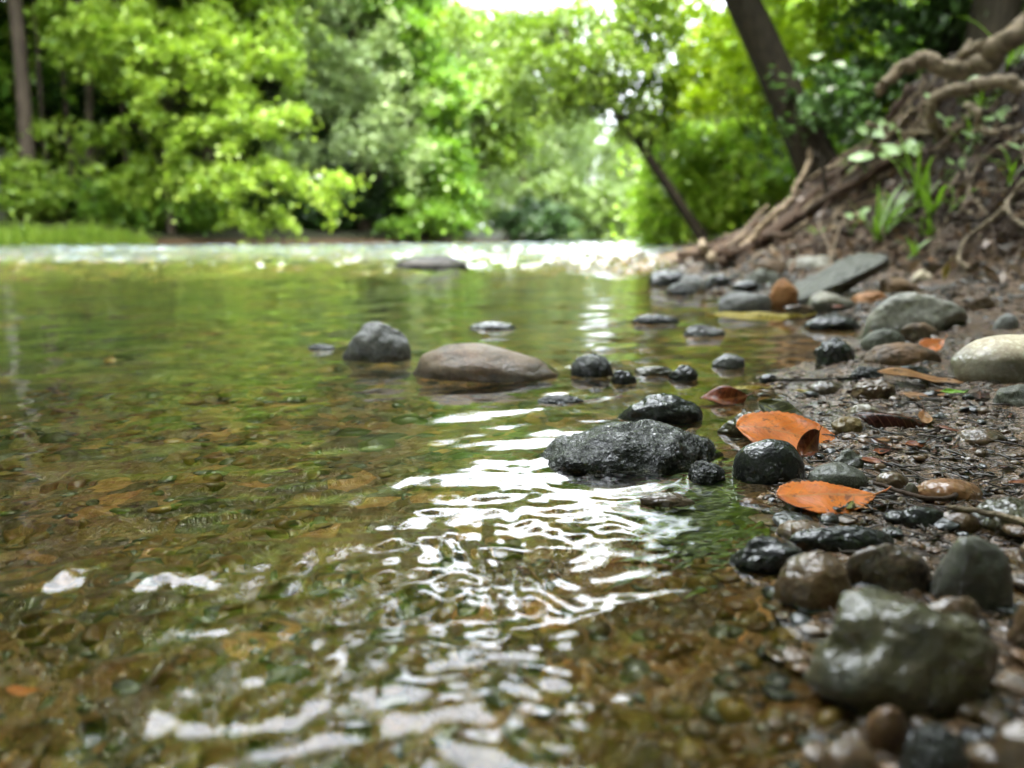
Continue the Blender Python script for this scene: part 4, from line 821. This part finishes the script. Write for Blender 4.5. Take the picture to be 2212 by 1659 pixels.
for u_, y_, lu, nm in [(118, 16.5, 140, 'slim brown trunk just right of the tall brown tree'), (300, 16.2, 285, 'slim dark trunk between the crooked tree and the maple'), (165, 17.5, 160, 'slim straight stem deep in the left background wood')]:
    b_, t_ = T(u_, y_, 9, lu, .05); tree(b_, t_, .055, [((b_[0], y_, 8), (1.6, 1.5, 1.5))], 'bright', 3000, .14, B_tr, nm, int(u_), nspray=40)
# --- silvery willow-like tree and dark hollow beneath it
b_, t_ = T(790, 18.2, 11, 770, .16)
tree(b_, t_, .16, [bl(760, 110, 17.6, 120, 100, 1.6), bl(690, 200, 17.2, 90, 45, 1.1), bl(860, 230, 17.2, 80, 75, 1.1), bl(640, 60, 17.6, 80, 70, 1.3), bl(800, 300, 16.8, 70, 45, .8), bl(620, 340, 16.6, 60, 40, .8), bl(870, 340, 16.9, 55, 40, .7), (np.array([b_[0]-.6, 18, 6.6]), (2.2, 2.2, 1.6))], 'grey', 46000, .11, B_tr, 'silvery green tree arching over a dark hollow at centre left', 16, nspray=420, spray=.36, flat=.6)
b_, t_ = T(930, 18.6, 10, 900, .14)
tree(b_, t_, .14, [bl(900, 100, 18.2, 60, 90, 1.3), bl(955, 210, 18.2, 50, 80, 1.2), bl(930, 330, 17.8, 75, 50, 1.1), bl(900, 430, 17.4, 70, 30, .8), bl(975, 400, 17.8, 50, 60, .9), bl(880, 480, 17.3, 60, 18, .5), bl(950, 470, 17.5, 50, 30, .7), (np.array([b_[0]-.8, 18.4, 5.6]), (1.2, 1.6, 1.0))], 'mid', 38000, .11, B_dark, 'deep green tree with layered boughs beside the dark hollow', 17, nspray=360, spray=.34, flat=.35)
# --- small leaning pale trunk in the middle and bush beside it
b_ = gp(992, 20); tp = at(1075, 270, 20); tree(b_, tp, .07, [bl(1060, 200, 20, 60, 60, 1), bl(1050, 330, 20, 50, 30, .8), bl(1090, 300, 20.5, 55, 45, .9)], 'canopy', 12000, .13, B_tr, 'slanting pale stemmed sapling leaning over the far water', 18, nspray=130, spray=.35, bend=.02)
# --- right bank: big leaning trunk in front
b_ = np.array([3.05, 6.6, gz(3.05, 6.6)]); b_ = at(1815, 350, 6.6); b_[2] = gz(b_[0], 6.6)
tp = at(1560, -90, 6.2); tp2 = b_+(tp-b_)*1.9
tree(b_, tp2, .175, [((.3, 6.3, 5.0), (1.9, 1.3, .45)), ((-1.7, 6.6, 5.2), (1.3, 1.2, .4)), ((2.2, 5.6, 4.9), (1.2, 1.2, .5)), ((tp2[0]+.2, 6.5, tp2[2]+.2), (1.6, 1.5, .9)), ((tp2[0]+1.8, 7.5, tp2[2]+.6), (1.6, 1.5, .8))], 'yellow', 34000, .11, B_dark, 'large dark trunk leaning left over the right bank', 19, nspray=300, bend=.012)
b_ = at(1540, 535, 11); b_[2] = gz(b_[0], 11); tp = at(1375, 300, 10.6); tp2 = b_+(tp-b_)*1.85
tree(b_, tp2, .085, [bl(1300, 140, 11, 110, 60, 1.0), bl(1400, 60, 11.5, 90, 60, 1.2), bl(1180, 170, 11, 100, 60, 1.), bl(1130, 80, 11.5, 90, 40, 1.), bl(1260, 220, 11, 70, 40, .8), bl(1420, 210, 11.5, 60, 60, 1), bl(1230, 60, 11.5, 110, 35, 1), bl(1350, 20, 11.5, 80, 30, 1), bl(1010, 60, 12.5, 50, 40, .8), bl(1370, 255, 11, 55, 45, .7)], 'canopy', 19000, .085, B_dark, 'thin dark trunk slanting left over the far right water', 20, nspray=330, spray=.33, bend=.012)
# --- right bank trees with bright yellow-green foliage
b_, t_ = T(1650, 12, 9, 1640, .12)
tree(b_, t_, .12, [bl(1540, 90, 11, 110, 90, 1.2), bl(1500, 210, 11, 70, 60, 1.0), bl(1640, 200, 11.5, 90, 70, 1.2), bl(1620, 60, 11.5, 110, 70, 1.2), (np.array([b_[0]-.2, 12, 6]), (2.2, 2, 2))], 'yellow', 34000, .085, B_dark, 'yellow green tree seen left of the large leaning trunk', 21, nspray=330, spray=.33)
b_, t_ = T(1740, 9.5, 8, 1730, .09)
tree(b_, t_, .09, [bl(1800, 60, 9.2, 90, 60, 1.0), bl(1760, 150, 9.4, 60, 60, .9), bl(1850, 20, 9.5, 60, 50, .8), (np.array([b_[0]+.2, 9.5, 4.6]), (1.8, 1.6, 1.2))], 'yellow', 18000, .085, B_dark, 'yellow green tree glowing right of the large leaning trunk', 22, nspray=190, spray=.3)
b_, t_ = T(1590, 14, 6, 1600, .08)
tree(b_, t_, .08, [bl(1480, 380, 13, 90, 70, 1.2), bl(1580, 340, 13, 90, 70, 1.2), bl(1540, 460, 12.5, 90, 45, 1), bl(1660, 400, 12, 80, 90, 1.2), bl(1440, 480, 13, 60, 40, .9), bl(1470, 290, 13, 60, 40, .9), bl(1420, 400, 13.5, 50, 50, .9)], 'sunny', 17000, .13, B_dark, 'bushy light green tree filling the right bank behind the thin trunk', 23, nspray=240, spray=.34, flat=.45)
b_, t_ = T(2010, 7.5, 7, 2010, .16)
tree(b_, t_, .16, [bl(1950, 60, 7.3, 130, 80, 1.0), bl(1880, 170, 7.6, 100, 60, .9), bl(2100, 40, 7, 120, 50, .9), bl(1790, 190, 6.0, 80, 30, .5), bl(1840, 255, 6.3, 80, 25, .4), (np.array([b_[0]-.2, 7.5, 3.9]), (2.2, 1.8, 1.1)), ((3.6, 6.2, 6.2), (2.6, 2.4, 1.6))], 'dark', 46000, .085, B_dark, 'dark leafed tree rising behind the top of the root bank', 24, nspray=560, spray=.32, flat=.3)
b_, t_ = T(2090, 6.2, 6, 2120, .2)
tree(b_, t_, .2, [((b_[0]+.4, 6.4, 4.2), (1.8, 1.6, .9)), ((b_[0]-.6, 5.0, 4.4), (1.4, 1.4, .6))], 'dark', 12000, .09, B_dark, 'stout grey trunk at the upper right corner behind the roots', 25, nspray=120)
# --- right side overhang out of view to the right and behind, shading the near shore
b_ = np.array([3.4, .2, gz(3.4, .2)]); tree(b_, b_+[-1.2, .3, 6.5], .22, [((-1.2, -1.2, 5.2), (2.2, 1.8, .6)), ((1.4, .9, 4.8), (1.7, 1.5, .6)), ((1.2, -1.8, 5.4), (2.2, 1.8, .6)), ((.2, -3.6, 4.8), (2.5, 1.6, .9)), ((3.4, -3, 4), (1.8, 1.8, 1.5))], 'mid', 90000, .13, B_dark, 'bank tree standing out of view whose boughs shade the shore', 26, nspray=700, spray=.55)
b_ = np.array([2.4, -4.6, gz(2.4, -4.6)]); tree(b_, b_+[-.8, .4, 7], .2, [((-2.6, -2.2, 5.6), (2.4, 2.0, .7)), ((-.6, -4.2, 6.0), (2.6, 1.8, 1)), ((1.4, -.9, 6.2), (2.4, 1.6, .5)), ((-3, -5.5, 5), (2.2, 2, 1.4))], 'dark', 60000, .13, B_dark, 'second bank tree out of view leaning over the shallows', 27, nspray=520, spray=.55)
# generic bank trees, copied along both banks and behind
P1 = tree((-14, 21, gz(-14, 21)), (-14, 21, gz(-14, 21)+12), .18, [((-14, 21, 7.5), (3.2, 3, 5)), ((-14, 21, 3), (2.6, 2.5, 2.4))], 'mid', 20000, .17, B_tr, 'dense mid green tree in the left background wood', 31, nspray=210, spray=.65)
P2 = tree((-6.5, 22, gz(-6.5, 22)), (-6.2, 22, gz(-6.5, 22)+13), .2, [((-6.4, 22, 8.5), (2.8, 2.8, 5)), ((-6.4, 22, 3), (2.8, 2.5, 2.6))], 'dark', 20000, .17, B_dark, 'dark green tree filling the wood behind the hollow', 32, nspray=190, spray=.7)
spots = [(P1,-13.5,19,2.3,.9,'bright'),(P2,-8.6,20,.5,.9,'dark'),(P1,-10.5,26,.2,1.2,'mid'),(P2,-5.6,19.8,3.0,.55,'dark'),(P2,-2.4,21,1.0,.42,'dark'),(P1,-18,30,.2,1.3,'dark'),(P2,-5,31,.2,.9,'dark'),(P1,2.6,48,.2,.7,'grey'),(P2,7.2,30,.2,.6,'bright'),(P1,-23,26,1,1.3,'mid'),(P1,-18,17,.3,1.0,'bright'),(P1,-16,25,2,1.15,'mid'),(P2,-11.5,20.5,1,.95,'mid'),(P1,-9.3,23,4,1.1,'bright'),(P2,-3.9,21.6,2.2,.62,'dark'),(P1,-1.6,24.5,3.1,.55,'mid'),(P1,-12.5,29,1.1,1.2,'dark'),(P2,-20,23,.6,1.1,'dark'),(P2,-7.5,27,5,1.2,'dark'),
         (P1,.4,33,1,.85,'bright'),(P2,1.2,45,1.4,.9,'mid'),(P1,3.6,62,2.8,.8,'mid'),(P2,6.4,66,.8,.75,'bright'),(P1,9.6,64,2.0,.8,'grey'),(P1,13,58,5.0,.8,'bright'),(P2,-1,52,5.5,1.1,'grey'),
         (P1,9,36,.5,.75,'bright'),(P2,8,25.5,2.9,.62,'bright'),(P1,11.5,27,1.9,.9,'mid'),(P1,6.4,18,4.4,.55,'bright'),(P2,9.4,18.5,.2,.8,'mid'),(P1,6.6,12.2,3.7,.5,'mid'),(P2,9.2,12,1.2,.8,'dark'),(P1,6.2,8.6,3.3,.4,'dark'),(P2,7.5,6,.9,.55,'dark'),(P1,13,20,2.1,1.0,'dark'),(P2,5.5,3.2,3.3,.42,'dark'),
         (P1,-15,10,.3,1.1,'bright'),(P2,-16,4,3.3,1.1,'mid'),(P1,-17,-3,1.9,1.1,'mid'),(P1,-7,-12,.4,.8,'mid'),(P2,8.5,-2,1.6,.7,'dark')]
def PFt(x_, y_, seed, leaf, label):
    z = gz(x_, y_); return tree((x_, y_, z), (x_+.3, y_, z+15), .24, [((x_, y_, z+10), (4.2, 4.2, 4.5)), ((x_, y_, z+4), (3.6, 3.6, 3.2))], leaf, 34000, .30, B_tr, label, seed, nspray=420, spray=1.0, flat=.5)
PF = PFt(-17.5, 21, 71, 'mid', 'broad mid green tree in the left background wood')
PG = PFt(-9.5, 25.5, 72, 'bright', 'broad light green tree in the left background wood')
ring = [(-15.5,13,0,1.45),(-17,6.5,1,1.6),(-17,-.5,2,1.5),(-15,-8,3,1),(-10,-13,4,1),(-3.5,-14,5,.95),(3,-12,1,.9),(8,-8,2,.9),(10,-1.5,3,.85),(9.5,4.5,4,.8),(10.5,10,5,.8),(12,16.5,0,.85),(14,24,1,.9),(-23,16,2,1.2),(-24,2,3,1.3),(-22,28,1,1.3),(17,8,2,1.2),(16,-6,3,1.2),
        (-12.5,21.5,.4,1.25),(-9.0,26,2,.9),(-5,40,3,.85),(-2,60,4,.9),(5,75,0,.8),(12,80,2,.85),(19,72,3,1.0),(16,50,1,.75),(13,38,2,.75)]
random.seed(4); names = {'bright': 'light green', 'mid': 'mid green', 'dark': 'dark green', 'grey': 'greyish green', 'far': 'pale green'}
spots = [(p_, x_, y_, r_z, s_c, 'far' if y_ >= 40 or (y_ > 23.5 and x_ > -3) else l_) for p_, x_, y_, r_z, s_c, l_ in spots]
spots += [(PF if i % 2 else PG, x_, y_, rz, sc, ['mid', 'bright', 'mid', 'mid', 'bright'][i % 5] if y_ < 35 else 'far') for i, (x_, y_, rz, sc) in enumerate(ring)]
for i, (pr, x_, y_, rz, sc, lf) in enumerate(spots):
    where = 'behind the left bank' if x_ < -8 and y_ > 0 else 'in the wood straight ahead' if x_ < 2 and 0 < y_ < 40 else 'far up the river corridor' if y_ >= 40 else 'on the wooded right bank' if y_ > 0 else 'behind the viewer'
    lb = 'one of the %s leafy trees %s' % (names[lf], where)
    if y_ > 5 and abs(x_/y_) < .75:
        m = min([(-10, 'the left edge'), (66, 'the tall brown trunk'), (205, 'the crooked tree'), (372, 'the spreading maple'), (480, 'the light green tree'), (640, 'the silvery tree'), (790, 'the dark hollow'), (930, 'the deep green tree'), (1070, 'the round dark bush'), (1200, 'the river bend'), (1330, 'the low sky gap'), (1450, 'the thin slanting trunk'), (1590, 'the bushy bank tree'), (1700, 'the large leaning trunk'), (1900, 'the dark leafed tree'), (2100, 'the root bank')], key=lambda q: abs(q[0]-(CU+F*x_/y_)))
        lb = '%s %s tree %s %s' % ('tall' if sc >= 1 else 'lower', names[lf], 'just behind' if y_ < 21 else 'further back behind' if y_ < 28 else 'deep in the wood behind' if y_ < 45 else 'at the river end behind', m[1])
    copy_tree(pr, (x_, y_, gz(x_, y_)), rz, sc, lb, '%s trees %s' % (names[lf], where), lf)
# understorey shrubs
def shrub(x_, y_, w_, h_, leaf, label, seed, n=7000, size=.10, group=None):
    z = gz(x_, y_); b = np.array([x_, y_, z]); return tree(b, b+[0, 0, h_*.8], .03, [((x_, y_, z+h_*.5), (w_/2, w_/2.4, h_*.5))], leaf, n, size, B_dark, label, seed, 'shrub', 'shrub', group, nspray=70, spray=.28)
S1 = shrub(-9.4, 15.0, 2.2, 1.1, 'bright', 'light green shrub low on the left bank between the thin trunks', 51)
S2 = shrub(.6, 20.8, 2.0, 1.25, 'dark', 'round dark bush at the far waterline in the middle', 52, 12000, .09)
S3 = shrub(-6.6, 15.6, 2.0, .8, 'mid', 'mid green shrub under the spreading maple', 53)
S4 = shrub(3.9, 15.8, 2.0, 1.7, 'bright', 'light green shrub on the far right waterline', 54)
for i, (s_, x_, y_, rz, sc, lf, lb) in enumerate([(S3,-11,15.5,1,1,'mid','low mid green shrub at the foot of the tall brown trunk'),(S1,-4.9,17.6,2,1.1,'dark','shrub in the mouth of the hollow, leaves darkened as shade'),(S1,-3.6,18.6,1,1.2,'dark','shrub at the back of the hollow, leaves darkened as shade'),(S4,-1.6,19.8,2,1.0,'mid','mid green shrub under the deep green tree'),(S4,2.9,27,0,1.3,'grey','greyish shrub at the bend of the river'),(S4,4.6,42,2,1.6,'bright','light green shrub far up the left waterline'),(S4,8.3,40,2,2.0,'yellow','yellowish shrub far up the right waterline'),(S1,5.5,18,1,1.3,'mid','mid green shrub beside the far right water'),(S4,4.3,9.8,.5,.8,'bright','light green shrub behind the thin slanting trunk'),(S1,3.6,8.2,.5,.7,'mid','mid green shrub behind the bank tip'),(S4,5.3,12.5,2.2,1.1,'mid','mid green shrub on the wooded right bank'),(S1,-12.6,14.6,2.2,1,'bright','light green shrub at the left edge'),(S1,-7.9,15.7,.2,.9,'mid','mid green shrub left of the maple stem'),(S4,1.4,24,.2,1.2,'bright','bright shrub behind the round dark bush'),(S4,4.5,6.3,.2,.7,'dark','dark shrub behind the large leaning trunk'),(S4,6.8,50,1,2.4,'bright','light green shrub closing the end of the river')]):
    copy_tree(s_, (x_, y_, gz(x_, y_)), rz, sc, lb, None, lf)
# grassy lip on the left bank
def grass():
    r = np.random.default_rng(8); n = 12000; y_ = r.uniform(11, 14.4, n); lbx = np.interp(y_, LB[:, 0], LB[:, 1]); x_ = lbx-np.abs(r.normal(size=n))*.45; h = H(x_, y_); ok = (h > -.02) & (x_ > -14); x_, y_, h = x_[ok], y_[ok], h[ok]; n = len(x_)
    a = r.uniform(0, 6.28, n); d = np.stack([np.cos(a), np.sin(a), np.zeros(n)], 1); l = r.uniform(.05, .2, n)[:, None]; P = np.stack([x_, y_, h], 1); up = np.array([0, 0, 1.])+r.normal(size=(n, 3))*.35
    V = np.stack([P-d*.012, P+d*.012, P+up*l+d*.004, P+up*l-d*.004], 1).reshape(-1, 3); o = mesh_np('grass', V, np.arange(n*4).reshape(-1, 4), GM['bright'], None, False); tag(o, 'bright low grass along the lip of the left bank', None, None, 'stuff')
grass()
